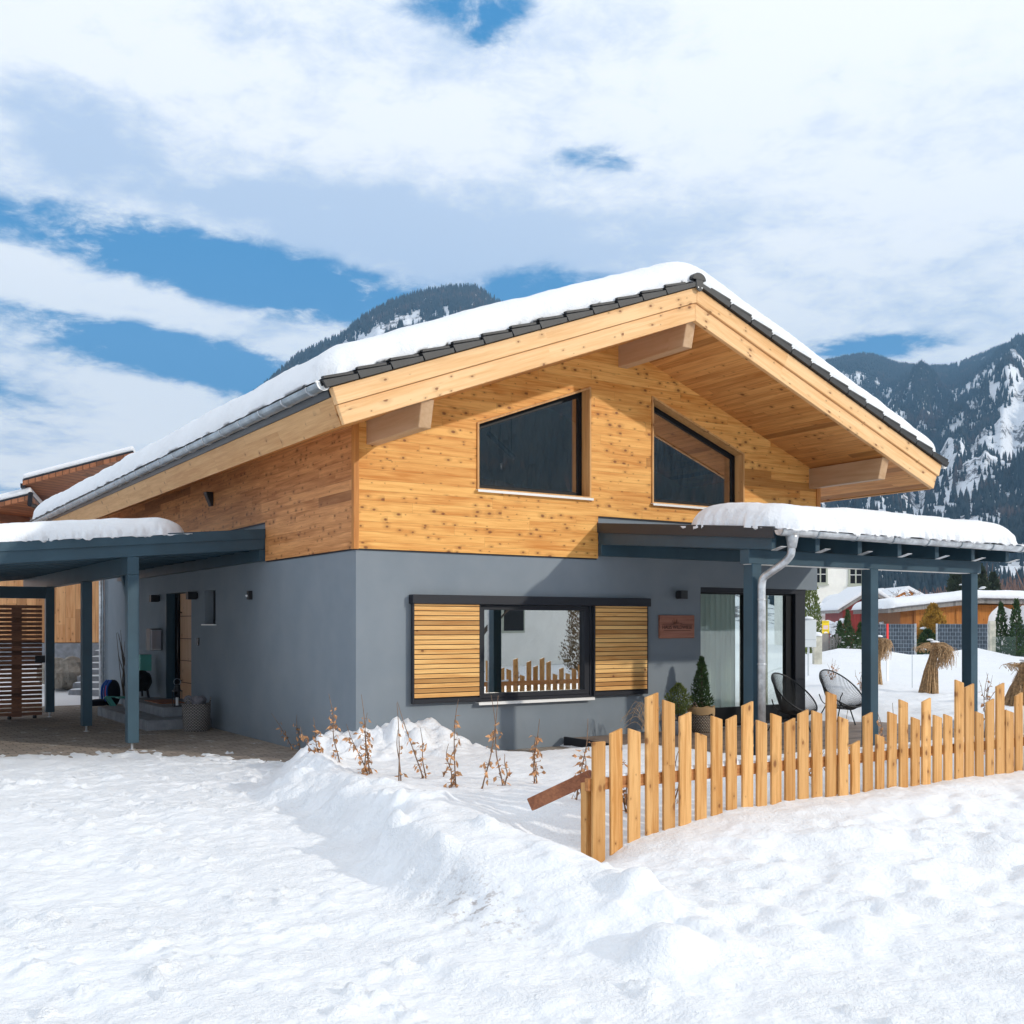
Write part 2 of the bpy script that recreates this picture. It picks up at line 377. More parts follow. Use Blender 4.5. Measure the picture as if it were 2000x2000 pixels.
M['curtain2'] = sheer('beige_curtain', (.76, .72, .58)); M['room_bright'] = flat_mat('bright_room', (.6, .6, .57), .9)
M['cushion'] = flat_mat('pale_green_cushion', (.50, .62, .52), .9, bumpsc=40)
M['tealcloth'] = flat_mat('teal_cushion', (.02, .12, .14), .9)
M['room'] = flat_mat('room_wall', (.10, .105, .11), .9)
M['room_dark'] = flat_mat('room_dark', (.74, .76, .74), .9)
M['greenleaf'] = flat_mat('thuja_green', (.035, .075, .018), .7, var=.5, vs=9)
M['greenlight'] = flat_mat('boxwood_green', (.13, .17, .035), .7, var=.4, vs=14)
M['yellowleaf'] = flat_mat('golden_conifer', (.42, .24, .035), .8, var=.45, vs=3)
M['conifer'] = flat_mat('spruce_green', (.035, .05, .026), .8, var=.5, vs=2)
M['bark'] = flat_mat('bark', (.095, .07, .052), .9, var=.3, vs=5, bumpsc=20)
M['twig'] = flat_mat('twig', (.20, .12, .075), .8, var=.3, vs=20)
M['dryleaf'] = flat_mat('dry_leaf', (.52, .27, .125), .75, var=.5, vs=22)
M['straw'] = flat_mat('dry_grass', (.42, .27, .14), .8, var=.4, vs=25)
M['privacy'] = None
M['yellow'] = flat_mat('yellow_sign', (.85, .60, .01), .5)
M['red'] = flat_mat('red_paint', (.75, .03, .025), .5)
M['white'] = flat_mat('white_paint', (.8, .8, .8), .6)
M['tarp'] = flat_mat('white_tarp', (.72, .70, .70), .7, bumpsc=4, bs_=.6, bd=.05)
M['rock'] = flat_mat('rock', (.30, .27, .23), .9, var=.35, vs=3, bumpsc=5, bs_=1.0, bd=.08)
M['cabinet'] = flat_mat('cabinet_grey', (.62, .65, .66), .5)
M['letter'] = flat_mat('burnt_letters', (.04, .015, .012), .8)
M['brownwin'] = flat_mat('grey_green_frame', (.42, .44, .36), .6)
# plaster
def plaster():
    m, t, bs = mat('grey_plaster'); tc = t.new('ShaderNodeTexCoord'); v = tc.outputs['Object']
    n = t.noise(v, 1.3, 4, .6); f = t.noise(v, 38, 3, .6); f2 = t.noise(v, 160, 2, .6)
    c = t.mix(t.ss(n, .25, .75), (.205, .242, .278), (.238, .272, .305))
    c = t.mix(t.ss(f, .66, .74, 0, .25), c, (.13, .15, .17)); pz = t.sep(v)[2]; st = t.m('MULTIPLY', t.ss(t.m('ADD', pz, t.m('MULTIPLY', t.noise(v, 3, 4, .7), .5)), .75, .25), .30); c = t.mix(st, c, (.14, .15, .16))
    pset(t, bs, col=c, rough=.9, spec=.2, normal=t.bump(t.m('ADD', f, f2), .3, .003)); return m
M['plaster'] = plaster()
def snow(name='snow', dirt=False, coarse=1.0, col=(.84, .855, .88)):
    m, t, bs = mat(name); tc = t.new('ShaderNodeTexCoord'); v = tc.outputs['Object']
    a = t.noise(v, 7*coarse, 4, .6); b = t.noise(v, 34, 3, .65); g = t.noise(v, 150, 2, .5)
    mk = t.ss(t.noise(v, 1.1, 5, .65), .40, .60, .12, 1.0); h = t.m('ADD', t.m('MULTIPLY', a, 1.0), t.m('MULTIPLY', mk, t.m('ADD', t.m('MULTIPLY', b, .7), t.m('MULTIPLY', g, .12))))
    c = t.mix(t.ss(a, .3, .7), tuple(x*.97 for x in col), col)
    if dirt:
        d = t.noise(v, .8, 5, .7); d2 = t.noise(v, 55, 2, .5); d3 = t.noise(v, 9, 4, .7)
        sp = t.m('MULTIPLY', t.ss(d2, .73, .77), t.ss(d, .5, .65))
        c = t.mix(t.m('MULTIPLY', sp, .75), c, (.22, .18, .15))
        c = t.mix(t.m('MULTIPLY', t.ss(d, .5, .8), t.m('MULTIPLY', t.ss(d3, .5, .75), .16)), c, (.55, .48, .42))
        # soil scraped into the cut face of the plough bank
        p = t.sep(v)
        e = t.m('ADD', t.m('POWER', t.m('DIVIDE', t.m('SUBTRACT', p[0], -2.38), .22), 2.0), t.m('POWER', t.m('DIVIDE', t.m('SUBTRACT', p[1], -7.05), .55), 2.0))
        sc = t.m('MULTIPLY', t.m('EXPONENT', t.m('MULTIPLY', e, -1.0)), t.ss(t.noise(v, 16, 4, .75), .52, .62))
        c = t.mix(t.m('MULTIPLY', sc, .6), c, (.24, .17, .13))
    pset(t, bs, col=c, rough=.55, spec=.25, normal=t.bump(h, .6, .045 if dirt else .035)); return m
M['snow'] = snow('roof_snow_mat', coarse=.7)
M['snow_ground'] = snow('ground_snow_mat', dirt=True)
def glass(name, tint=(.92, .95, .94), refl=1.0, rough=0.0, base=.06, warm=1.0):
    m, t, bs = mat(name); t.n.remove(bs); out = t.n['Material Output']
    tr = t.new('ShaderNodeBsdfTransparent'); tr.inputs[0].default_value = tint+(1,)
    gl = t.new('ShaderNodeBsdfGlossy'); gl.inputs['Roughness'].default_value = rough; gl.inputs[0].default_value = (refl, refl*warm, refl*warm*warm, 1)
    lw = t.new('ShaderNodeLayerWeight'); lw.inputs[0].default_value = .5
    f = t.m('ADD', t.m('MULTIPLY', t.m('POWER', lw.outputs['Facing'], 4.0), .8), base, clamp=True)
    mx = t.new('ShaderNodeMixShader'); t.l.new(f, mx.inputs[0]); t.l.new(tr.outputs[0], mx.inputs[1]); t.l.new(gl.outputs[0], mx.inputs[2])
    t.l.new(mx.outputs[0], out.inputs[0]); return m
M['glass'] = glass('window_glass', (.86, .84, .80), 1.0, base=.42, warm=.92)
M['glass_big'] = glass('living_room_glass', (.75, .80, .78), .98, base=.55)
M['glass_door'] = glass('patio_glass', (.88, .92, .90), .9, base=.08)
def paving():
    m, t, bs = mat('paving_stone'); tc = t.new('ShaderNodeTexCoord'); v = tc.outputs['Object']
    br = t.new('ShaderNodeTexBrick'); mp = t.new('ShaderNodeMapping'); mp.inputs['Rotation'].default_value = (0, 0, .0)
    t.l.new(v, mp.inputs[0]); t.l.new(mp.outputs[0], br.inputs[0]); br.inputs['Scale'].default_value = 1.0
    br.inputs['Brick Width'].default_value = .24; br.inputs['Row Height'].default_value = .16; br.inputs['Mortar Size'].default_value = .006
    br.inputs['Color1'].default_value = (.40, .33, .27, 1); br.inputs['Color2'].default_value = (.28, .235, .20, 1); br.inputs['Mortar'].default_value = (.06, .055, .05, 1)
    br.inputs['Bias'].default_value = 0.0
    n = t.noise(v, 1.1, 5, .65); f = t.noise(v, 30, 3, .6)
    c = t.mix(t.ss(n, .35, .7), br.outputs[0], (.34, .27, .20), 'MIX') if False else t.mix(t.ss(n, .4, .75, 0, .45), br.outputs[0], (.50, .42, .33))
    c = t.mix(t.ss(f, .4, .7, 0, .25), c, (.10, .09, .085))
    # thin trampled frost left in the joints
    fr = t.m('MULTIPLY', t.ss(t.noise(v, 2.1, 5, .7), .58, .66), t.ss(t.noise(v, 14, 3, .6), .45, .6))
    c = t.mix(t.m('MULTIPLY', fr, .75), c, (.75, .77, .80))
    pset(t, bs, col=c, rough=.8, spec=.3, normal=t.bump(t.m('SUBTRACT', t.m('MULTIPLY', f, .3), br.outputs['Fac']), .5, .006)); return m
M['paving'] = paving()
def privacy():
    m, t, bs = mat('woven_privacy_strip'); tc = t.new('ShaderNodeTexCoord'); v = tc.outputs['Object']
    mp = t.comb(t.sep(v)[0], t.sep(v)[2], 0.0)
    br = t.new('ShaderNodeTexBrick'); t.l.new(mp, br.inputs[0]); br.inputs['Scale'].default_value = 1.0
    br.inputs['Brick Width'].default_value = .25; br.inputs['Row Height'].default_value = .2; br.inputs['Mortar Size'].default_value = .012
    br.inputs['Color1'].default_value = (.045, .06, .08, 1); br.inputs['Color2'].default_value = (.085, .105, .13, 1); br.inputs['Mortar'].default_value = (.3, .36, .42, 1)
    pset(t, bs, col=br.outputs[0], rough=.6); return m
M['privacy'] = privacy()
def wicker(name, c1, c2, sc=1.0):
    m, t, bs = mat(name); tc = t.new('ShaderNodeTexCoord'); v = tc.outputs['Object']; p = t.sep(v)
    ang = t.m('MULTIPLY', t.m('ARCTAN2', p[1], p[0]), 26/6.283*1.0)
    rowz = t.m('MULTIPLY', p[2], 42.0)
    rowi = t.m('FLOOR', rowz); sh = t.m('MULTIPLY', t.m('MODULO', rowi, 2.0), .5)
    a = t.m('SINE', t.m('MULTIPLY', t.m('ADD', ang, sh), 6.283)); b = t.m('SINE', t.m('MULTIPLY', t.m('FRACT', rowz), 3.1416))
    h = t.m('MULTIPLY', b, t.m('ADD', .6, t.m('MULTIPLY', a, .4)))
    c = t.mix(t.ss(h, .15, .7), c2, c1); c = t.mix(t.m('MULTIPLY', t.white(t.comb(t.m('FLOOR', ang), rowi, 0)), .35), c, tuple(x*.5 for x in c1))
    pset(t, bs, col=c, rough=.7, normal=t.bump(h, .9, .012)); return m
M['wicker'] = wicker('grey_wicker', (.40, .36, .33), (.05, .045, .04))
M['wicker_brown'] = wicker('brown_wicker', (.42, .34, .26), (.06, .045, .035))
def mountain_mat():
    m, t, bs = mat('mountain_ground'); tc = t.new('ShaderNodeTexCoord'); v = tc.outputs['Object']
    n = t.noise(v, .012, 8, .65, .5); n2 = t.noise(v, .05, 5, .7, 1.0)
    mp = t.new('ShaderNodeMapping'); mp.inputs['Scale'].default_value = (1, 1, .5); t.l.new(v, mp.inputs[0])
    st = t.noise(mp.outputs[0], .16, 5, .75)
    f = t.ss(t.m('ADD', t.m('MULTIPLY', n, .5), t.m('ADD', t.m('MULTIPLY', n2, .25), t.m('MULTIPLY', st, .35))), .56, .63)
    c = t.mix(f, (.80, .83, .88), (.10, .085, .085))
    pset(t, bs, col=c, rough=.9, spec=.1, normal=t.bump(st, .8, 3.0)); return m
M['mountain'] = mountain_mat()
def forest_mat():
    m, t, bs = mat('forest_needles'); tc = t.new('ShaderNodeTexCoord'); v = tc.outputs['Object']
    n = t.noise(v, .02, 5, .7); k = t.noise(v, .12, 2, .5)
    c = t.mix(t.ss(k, .35, .65), (.016, .028, .036), (.034, .046, .050)); c = t.mix(t.ss(n, .52, .66, 0, .8), c, (.10, .07, .06))
    pset(t, bs, col=c, rough=.9, spec=.1); return m
M['forest'] = forest_mat()
# ================================================================ ground
def grow(a0, a1, step, lim_lo, lim_hi, g=1.13):
    c = list(np.arange(a0, a1+1e-6, step)); s = step; x = c[-1]
    while x < lim_hi: s = min(s*g, 120); x += s; c.append(x)
    s = step; x = c[0]; pre = []
    while x > lim_lo: s = min(s*g, 120); x -= s; pre.append(x)
    return np.array(pre[::-1]+c)
def ground_h(u, v):
    u = np.asarray(u, float); v = np.asarray(v, float)
    Yc = (u-CU)*ST+(v-CV)*CT; Xc = (u-CU)*CT-(v-CV)*ST
    big = fbm(u*.5, v*.5, 3, 1); n1 = fbm(u*1.7, v*1.7, 4, 2); n2 = fbm(u*6, v*6, 4, 3); n3 = fbm(u*15, v*15, 3, 4)
    near = sst(Yc, 40, 20)
    # driveway and road: trampled and scraped
    road = -.10+.085*sst(Yc, 6, 12.5)-.085*sst(Yc+n1*.6+n2*1.5+1.0*np.exp(-((Xc+3.0)/.9)**2), 14.6, 15.4)
    ruts = .014*np.sin((u*.9+v*.25+n1*.6)*4.0)
    road = road+near*(big*.02+n1*.020+n2*.016+n3*.016+ruts*.5)
    lump = np.clip(fbm(u*9, v*9, 2, 21)-.28, 0, 1)*.10*sst(Yc, 15, 12)
    for uc, dw in ((-3.1, .0), (-4.65, .2), (-6.2, .1)): road = road-.022*np.exp(-((u-uc-.10*v*dw-.15*np.sin(v*.4)+n2*.03)/.13)**2)*(.6+.8*n1)
    road = road+lump*sst(fbm(u*1.1, v*1.1, 2, 22), -.1, .3)
    # planted plot in front of the house with a ploughed edge
    uL = np.interp(v, [-10, -8.1, -6.9, -3.5, -1.9, 3], [-2.75, -2.57, -2.5, -2.18, -1.97, -1.9])
    uL = uL+n1*.22+n2*.07+.12*np.sin(v*1.3+.5)
    dL = u-uL
    dD = (u+2)*.872-(v+1.9)*.490+n1*.10+n2*.03
    d = np.minimum(dL, dD)
    eL = sst(d, -.10, .62+.3*sst(v, -5.5, -8))
    # plot surface
    strip = np.interp(v, [-9.2, -8.6, -7.7, -6.6, -5.6, -1.5], [-.1, -.06, .08, .22, .29, .27])
    crest = .055*np.exp(-((d-.34)/.22)**2)*sst(v, -7.6, -6.2)
    fz = np.interp(u, [-1.3, -.75, -.2, .5, 2, 6], [-.02, .02, .10, .19, .22, .24])
    front = fz+(-.10-fz)*sst(-v, 6.35, 8.9)
    beh = fz+(.24-fz)*sst(v, -6.2, -5.3)
    right = np.where(v < -6.3, front, beh)
    k = sst(u, -1.55, -1.15)
    T = (strip+crest)*(1-k)+right*k
    T = T-.20*np.exp(-(((u+.95)/.28)**2+((v+5.75)/.55)**2))*1.0
    T = T+.30*np.exp(-(((u-.35)/.62)**2+((v+.75)/.55)**2))+.14*np.exp(-(((u+.75)/.5)**2+((v+.45)/.6)**2))
    # cleared strip along the gable and the terrace
    T = T-(T+.06)*sst(v+.12*n1, -2.15, -1.35)*sst(u, .95, 1.5)
    T = T-(T-.02)*sst(u, 3.1, 3.35)*sst(v, -3.95, -3.72)*sst(u, 9.6, 9.35)
    T = T+near*(n1*.022+n2*.016*sst(v, -1, -2)+.012*big)+n3*.007
    rough = sst(-v, 6.4, 7.3)*sst(-v, 9.6, 8.6)
    lum2 = np.clip(fbm(u*4.2, v*4.2, 3, 31)-.05, 0, 1)
    T = T+rough*(n1*.04+n2*.03+lum2*.07)
    foot = np.exp(-(((u-3.3+ .0*v)/2.6)**2+((v+7.2)/.55)**2))
    T = T-foot*np.clip(fbm(u*3.1, v*3.1, 2, 33)-.1, 0, 1)*.16
    # broken clods on the cut face
    face = np.exp(-((d-.12)/.22)**2)*sst(v, -8.6, -7.6)
    T = T+face*(np.clip(fbm(u*5.5, v*5.5, 3, 41), -.25, 1)*.17+np.clip(fbm(u*13, v*13, 2, 43), 0, 1)*.06+n3*.02)
    pile = np.exp(-(((u+.1)/1.2)**2+((v+.9)/.9)**2))
    T = T+pile*(np.clip(fbm(u*4.5, v*4.5, 3, 51), -.2, 1)*.26+np.clip(fbm(u*11, v*11, 2, 52), 0, 1)*.07)
    T = T+np.exp(-((d-.5)/.35)**2)*sst(v, -8, -7)*np.clip(fbm(u*3.6, v*3.6, 3, 55)-.05, 0, 1)*.22
    fr = sst(-v, 9.25+0, 8.4)  # 1 inside the plot
    e = eL*fr
    z = road*(1-e)+T*e
    z = z+.13*np.exp(-(((u+1.95)/.22)**2+((v+8.35)/.2)**2)**2)+.08*np.exp(-(((u+1.55)/.16)**2+((v+7.6)/.13)**2)**2)
    # beyond the house: garden snow at the right, yard at the left
    far = sst(Yc, 17.5, 20)
    gr = .20-.16*sst(Yc, 30, 50)+.06*big+.07*n1+.03*n2
    for (px, Y, h, r) in ((1650, 43, .62, 2.2), (1700, 41, .25, 3.0), (1610, 47, .45, 2.0), (1945, 50, .75, 1.3), (1985, 47, .15, 2.0), (1880, 40, .15, 5), (1600, 26, .12, 3), (1790, 50, .35, 5)):
        p = at(px, Y); gr = gr+h*np.exp(-(((u-p.x)**2+(v-p.y)**2)/r**2))*(1+.25*n1)
    z = np.where((u > 2) & (far > 0), z*(1-far)+gr*far, z)
    lf = sst(v, 12.5, 15.5)*sst(-u, -1, 0)
    z = z*(1-lf)+(-.08+.03*n1)*lf
    for (px, Y, h, r) in ((108, 30, .55, 1.4), (80, 32, .7, 2.0)):
        p = at(px, Y); z = z+h*np.exp(-(((u-p.x)**2+(v-p.y)**2)/r**2))
    inside = (u > .25) & (u < 8.3) & (v > .25) & (v < 14)
    z = np.where(inside, -.4, z)
    return z
gx = grow(-9.0, 9.6, .042, -4500, 4500); gy = grow(-11.0, 1.6, .042, -4500, 4500)
GX, GY = np.meshgrid(gx, gy, indexing='ij'); GZ = ground_h(GX, GY)
nx, ny = GX.shape; idx = np.arange(nx*ny).reshape(nx, ny)
fc = np.stack([idx[:-1, :-1], idx[1:, :-1], idx[1:, 1:], idx[:-1, 1:]], -1).reshape(-1, 4)
g = npmesh('ground_snow', np.stack([GX, GY, GZ], -1).reshape(-1, 3), fc, M['snow_ground'], smooth=True); tag(g, kind='structure')
def gz(u, v): return float(ground_h(np.array([u]), np.array([v]))[0])
# paved forecourt under the carport
pv = MB(); N_ = 24
b = MB().box(-9, 0.0, -2.2, 13.0, -.2, -.058); tag(b.build('pavement', M['paving']), kind='structure')
b = MB().box(.0, 3.32, -2.1, 0.0, -.2, -.012)
tag(b.build('path', M['paving']), kind='structure')
# ================================================================ mountains
SIL = [(-3200, 1060), (-1500, 1000), (-700, 985), (0, 1010), (100, 965), (190, 925), (250, 912), (300, 884), (370, 866), (420, 832), (500, 772), (530, 746), (578, 702), (629, 676), (660, 662), (690, 640), (707, 626), (759, 597), (810, 579), (875, 566), (927, 564), (953, 579), (992, 608), (1060, 660), (1200, 770), (1400, 775), (1550, 735), (1605, 712), (1650, 702), (1685, 696), (1715, 700), (1750, 714), (1800, 720), (1850, 720), (1895, 706), (1950, 682), (2000, 668), (2100, 640), (2400, 600), (3200, 560), (4600, 500)]
def sil_tan(az):
    az = np.asarray(az, float)
    a = np.clip(az, R(-62), R(62)); px = 1000+2110*np.tan(a)
    y = np.interp(px, [s[0] for s in SIL], [s[1] for s in SIL])
    tv = (1221-y)/2110.0*np.cos(a)
    back = np.interp(np.degrees(az), [-180, -150, -120, -90, -62, 62, 80, 95, 110, 125, 145, 180], [.20, .22, .20, .14, 0, 0, .24, .275, .27, .27, .24, .20])
    return np.where(np.abs(az) < R(62), tv, back)
def crest_r(az):
    d = np.degrees(az)
    return np.interp(d, [-180, -60, -25, -4, 2, 12, 17, 26, 60, 90, 180], [1500, 1500, 1900, 2000, 2100, 2500, 2700, 2800, 2300, 1500, 1500])
def mtn_h(az, r):
    tn = sil_tan(az); rc = crest_r(az); r0 = rc*.24
    t_ = (r-r0)/(rc-r0)
    x = r*np.sin(az); y = r*np.cos(az)
    gul = fbm(np.degrees(az)*.55, r*.0012, 4, 50)*np.sin(np.pi*np.clip(t_, 0, 1))
    base = np.clip(t_, 0, 1); prof = base**1.15*(1+.35*gul*np.sin(np.pi*np.clip(base, 0, 1)))+.10*np.sin(base*np.pi)*fbm(x*.006, y*.006, 4, 60)
    up = tn*rc+HZ
    z = up*prof
    over = np.clip((r-rc)/(rc*.35), 0, 1)
    z = np.where(t_ > 1, up*(1-.55*over), z)
    return np.where(t_ < 0, -.6, np.maximum(z, -.6))
azs = np.concatenate([np.arange(-180, -32, 1.2), np.arange(-32, 34, .11), np.arange(34, 180.1, 1.2)])
ts = np.concatenate([np.linspace(.22, 1.0, 96), np.linspace(1.015, 1.35, 10)])
A, Tt = np.meshgrid(np.radians(azs), ts, indexing='ij'); RR = Tt*crest_r(A); Z = mtn_h(A, RR)
def pol(az, r):
    X = r*np.sin(az); Y = r*np.cos(az); return CU+X*CT+Y*ST, CV-X*ST+Y*CT
U_, V_ = pol(A, RR); n0, n1_ = A.shape; idx = np.arange(n0*n1_).reshape(n0, n1_)
fc = np.stack([idx[:-1, :-1], idx[1:, :-1], idx[1:, 1:], idx[:-1, 1:]], -1).reshape(-1, 4)
mo = npmesh('mountains', np.stack([U_, V_, Z], -1).reshape(-1, 3), fc, M['mountain'], smooth=True); tag(mo, kind='structure')
def scatter(az0, az1, t0, t1, n, sc, dens):
    az = np.radians(RNG.uniform(az0, az1, n)); rc = crest_r(az); tq = np.sqrt(RNG.uniform(t0*t0, t1*t1, n)); r = tq*rc
    x, y = pol(az, r); z = mtn_h(az, r)
    patch = fbm(x*.010, y*.010, 4, 70)+.45*fbm(np.degrees(az)*3.2, r*.0035, 3, 75)+.25*fbm(np.degrees(az)*9, r*.004, 2, 77)
    keep = (patch+RNG.normal(0, .24, n)+dens(az, tq)) > 0
    x, y, z = x[keep], y[keep], z[keep]; m = len(x)
    h = RNG.uniform(8, 19, m)*sc; w = h*RNG.uniform(.16, .24, m)
    k = 5; an = np.arange(k)*2*np.pi/k; ph = RNG.uniform(0, 6.28, m)
    V = np.zeros((m, 2*(k+1), 3)); lean = RNG.normal(0, .03, (m, 2))*h[:, None]
    for tier, (zb, zt, rw) in enumerate(((-.05, .68, 1.0), (.38, 1.0, .62))):
        o = tier*(k+1)
        V[:, o:o+k, 0] = x[:, None]+np.cos(an[None]+ph[:, None])*w[:, None]*rw; V[:, o:o+k, 1] = y[:, None]+np.sin(an[None]+ph[:, None])*w[:, None]*rw
        V[:, o:o+k, 2] = (z+h*zb)[:, None]; V[:, o+k, 0] = x+lean[:, 0]; V[:, o+k, 1] = y+lean[:, 1]; V[:, o+k, 2] = z+h*zt
    ft = [(o+i, o+(i+1) % k, o+k) for o in (0, k+1) for i in range(k)]
    Fc = (np.arange(m)[:, None, None]*(2*(k+1))+np.array(ft)[None]).reshape(-1, 3)
    return V.reshape(-1, 3), Fc
parts = [scatter(-21, 1.5, .40, 1.02, 36000, .85, lambda a, t_: .16+.5*(t_ > .95)-.75*np.exp(-((t_-.86)/.05)**2)*sst(np.degrees(a), -12, -8.5)*sst(np.degrees(a), -1.5, -3.5)),
         scatter(13.5, 27.5, .27, 1.02, 84000, .78, lambda a, t_: 0.10+.35*(t_ > .93)-.30*np.exp(-((t_-.45)/.20)**2)),
         scatter(1.5, 13.5, .9, 1.02, 4000, 1.0, lambda a, t_: .3),
         scatter(84, 132, .24, 1.02, 40000, 1.6, lambda a, t_: 1.3)]
o = 0; vv = []; ff = []
for a_, b_ in parts: vv.append(a_); ff.append(b_+o); o += len(a_)
fo = npmesh('mountain_forest', np.concatenate(vv), np.concatenate(ff), M['forest'])
tag(fo, 'dark conifer forest covering the snowy mountain slopes behind the house', 'forest', kind='stuff')
# ================================================================ haze
hm = bpy.data.materials.new('haze_air'); hm.use_nodes = True; t = NT(hm.node_tree)
t.n.remove(t.n['Principled BSDF']); pvn = t.new('ShaderNodeVolumePrincipled'); pvn.inputs['Color'].default_value = (.32, .62, 1.0, 1)
pvn.inputs['Density'].default_value = .00021; pvn.inputs['Anisotropy'].default_value = .2
t.l.new(pvn.outputs[0], t.n['Material Output'].inputs['Volume'])
hz = MB().box(-3900, 3900, -3900, 3900, -3, 1000).build('haze', hm); tag(hz, 'thin bluish winter air over the whole valley', 'haze', kind='stuff')
# ================================================================ the house
UR, ZR, MA = 4.384, 5.98, R(20.53); CA, SA, TA = math.cos(MA), math.sin(MA), math.tan(MA)
V0, V1 = -1.60, 17.6; SL = 5.63
def RS(side, s, n): return (UR+side*(s*CA+n*SA), ZR-s*SA+n*CA)
def slope(mb, side, s0, s1, n0, n1, v0, v1):
    a0 = s0 if s0 > 0 else -n0*TA; a1 = s0 if s0 > 0 else -n1*TA
    p = [RS(side, a0, n0), RS(side, s1, n0), RS(side, s1, n1), RS(side, a1, n1)]
    return mb.prism([(x, v0, z) for x, z in p], (0, v1-v0, 0))
def soffit_z(u): return ZR-abs(u-UR)*TA+.035/CA
H = thing('house', 'two-storey chalet with grey rendered ground floor, larch-clad upper floor and low gable roof', 'house')
# grey rendered ground floor
w = MB()
gw = (1.83, 3.77, .71, 2.05)
w.holes([(0, -.3), (5.99, -.3), (5.99, 2.36), (8.7, 2.36), (8.7, 3.40), (3.9, 3.40), (3.9, 2.76), (0, 2.76)],
        [[(1.85, .73), (3.75, .73), (3.75, 2.03), (1.85, 2.03)]], lambda a, b: (a, 0, b), lambda a, b: (a, .3, b))
w.holes([(.3, -.3), (14.5, -.3), (14.5, 3.36), (3.26, 3.36), (3.26, 2.76), (.3, 2.76)],
        [[(7.29, .28), (9.04, .28), (9.04, 2.38), (7.29, 2.38)], [(5.84, 1.77), (6.47, 1.77), (6.47, 2.37), (5.84, 2.37)]],
        lambda a, b: (0, a, b), lambda a, b: (.3, a, b))
w.box(8.4, 8.7, .3, 14.5, 2.36, 3.4); w.box(8.4, 8.7, 3.0, 14.5, -.3, 2.36); w.box(.3, 8.4, 14.2, 14.5, -.3, 3.3)
w.box(5.99, 8.4, .3, .9, 2.36, 2.7)
w.build('plaster_wall', M['plaster'], H)
# larch cladding of the upper floor
def gz_top(u): return soffit_z(u)+.05
wl = [(1.805, 3.62), (3.772, 3.62), (3.772, 5.285), (1.805, 4.555)]
wr = [(4.945, 3.62), (6.91, 3.62), (6.91, 4.565), (4.945, 5.285)]
w = MB()
w.holes([(.0, 2.745), (3.915, 2.745), (3.915, 3.375), (8.64, 3.375), (8.64, gz_top(8.64)), (UR, gz_top(UR)), (.0, gz_top(.0))], [wl, wr],
        lambda a, b: (a, -.03, b), lambda a, b: (a, .27, b))
w.build('timber_gable', M['wood_gable'], H)
w = MB()
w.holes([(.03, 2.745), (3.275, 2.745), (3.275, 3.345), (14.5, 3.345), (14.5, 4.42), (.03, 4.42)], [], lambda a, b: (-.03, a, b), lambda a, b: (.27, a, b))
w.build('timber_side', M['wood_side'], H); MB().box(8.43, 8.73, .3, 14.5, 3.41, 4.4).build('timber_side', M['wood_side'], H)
MB().box(-.055, .02, -.055, .02, 2.735, 4.36).build('corner_board', M['wood_post'], H, bevel=.004); MB().box(8.64, 8.735, -.05, .04, 3.37, 4.38).build('corner_board', M['wood_post'], H, bevel=.004)
# dark drip line between render and cladding
w = MB().box(-.012, 3.9, -.014, -.002, 2.725, 2.747); w.box(-.014, -.002, 0, 3.27, 2.725, 2.747); w.box(3.9, 8.64, -.02, -.002, 3.355, 3.377); w.box(-.02, -.002, 3.28, 14.4, 3.325, 3.347)
w.build('drip_edge', M['anthracite'], H)
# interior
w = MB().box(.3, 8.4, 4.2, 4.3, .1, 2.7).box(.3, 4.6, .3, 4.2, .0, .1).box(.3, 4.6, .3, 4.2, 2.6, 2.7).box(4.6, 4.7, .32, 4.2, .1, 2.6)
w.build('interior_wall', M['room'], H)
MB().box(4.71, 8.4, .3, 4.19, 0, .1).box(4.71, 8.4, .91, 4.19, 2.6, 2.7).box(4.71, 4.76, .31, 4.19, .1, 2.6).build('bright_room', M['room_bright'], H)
w = MB().prism([(.3, 3.0, 2.75), (8.4, 3.0, 2.75), (8.4, 3.0, 4.40), (UR, 3.0, 5.92), (.3, 3.0, 4.38)], (0, .1, 0)).box(.3, 8.4, .3, 3.0, 2.75, 2.85).box(.3, .4, .3, 3, 2.85, 4.4).box(8.3, 8.4, .3, 3, 2.85, 4.4)
w.build('attic_wall', M['room_dark'], H)
# roof
w = MB()
for sd in (-1, 1): slope(w, sd, 0, SL-.03, .035, .36, V0+.06, V1-.05)
rf = w.build('roof', M['teal_dark'], H)
w = MB()
for sd in (-1, 1): slope(w, sd, 0, SL-.035, .012, .033, V0+.045, V1-.05)
w.build('soffit', M['wood_soffit'], rf)
for sd, mt in ((-1, M['wood_barge_l']), (1, M['wood_barge_r'])):
    w = MB(); slope(w, sd, 0, SL, 0.0, .228, V0-.03, V0+.04); w.build('barge_board', mt, rf, bevel=.006)
    w = MB(); slope(w, sd, 0, SL+.012, .232, .43, V0-.065, V0+.04); w.build('barge_board', mt, rf, bevel=.006)
    w = MB(); slope(w, sd, SL-.025, SL+.012, 0.0, .33, V0+.043, V1); w.build('fascia', M['wood_fascia'], rf)
    w = MB(); slope(w, sd, SL-.02, SL+.03, .335, .42, V0+.043, V1); w.build('eave_flashing', M['teal_dark'], rf)
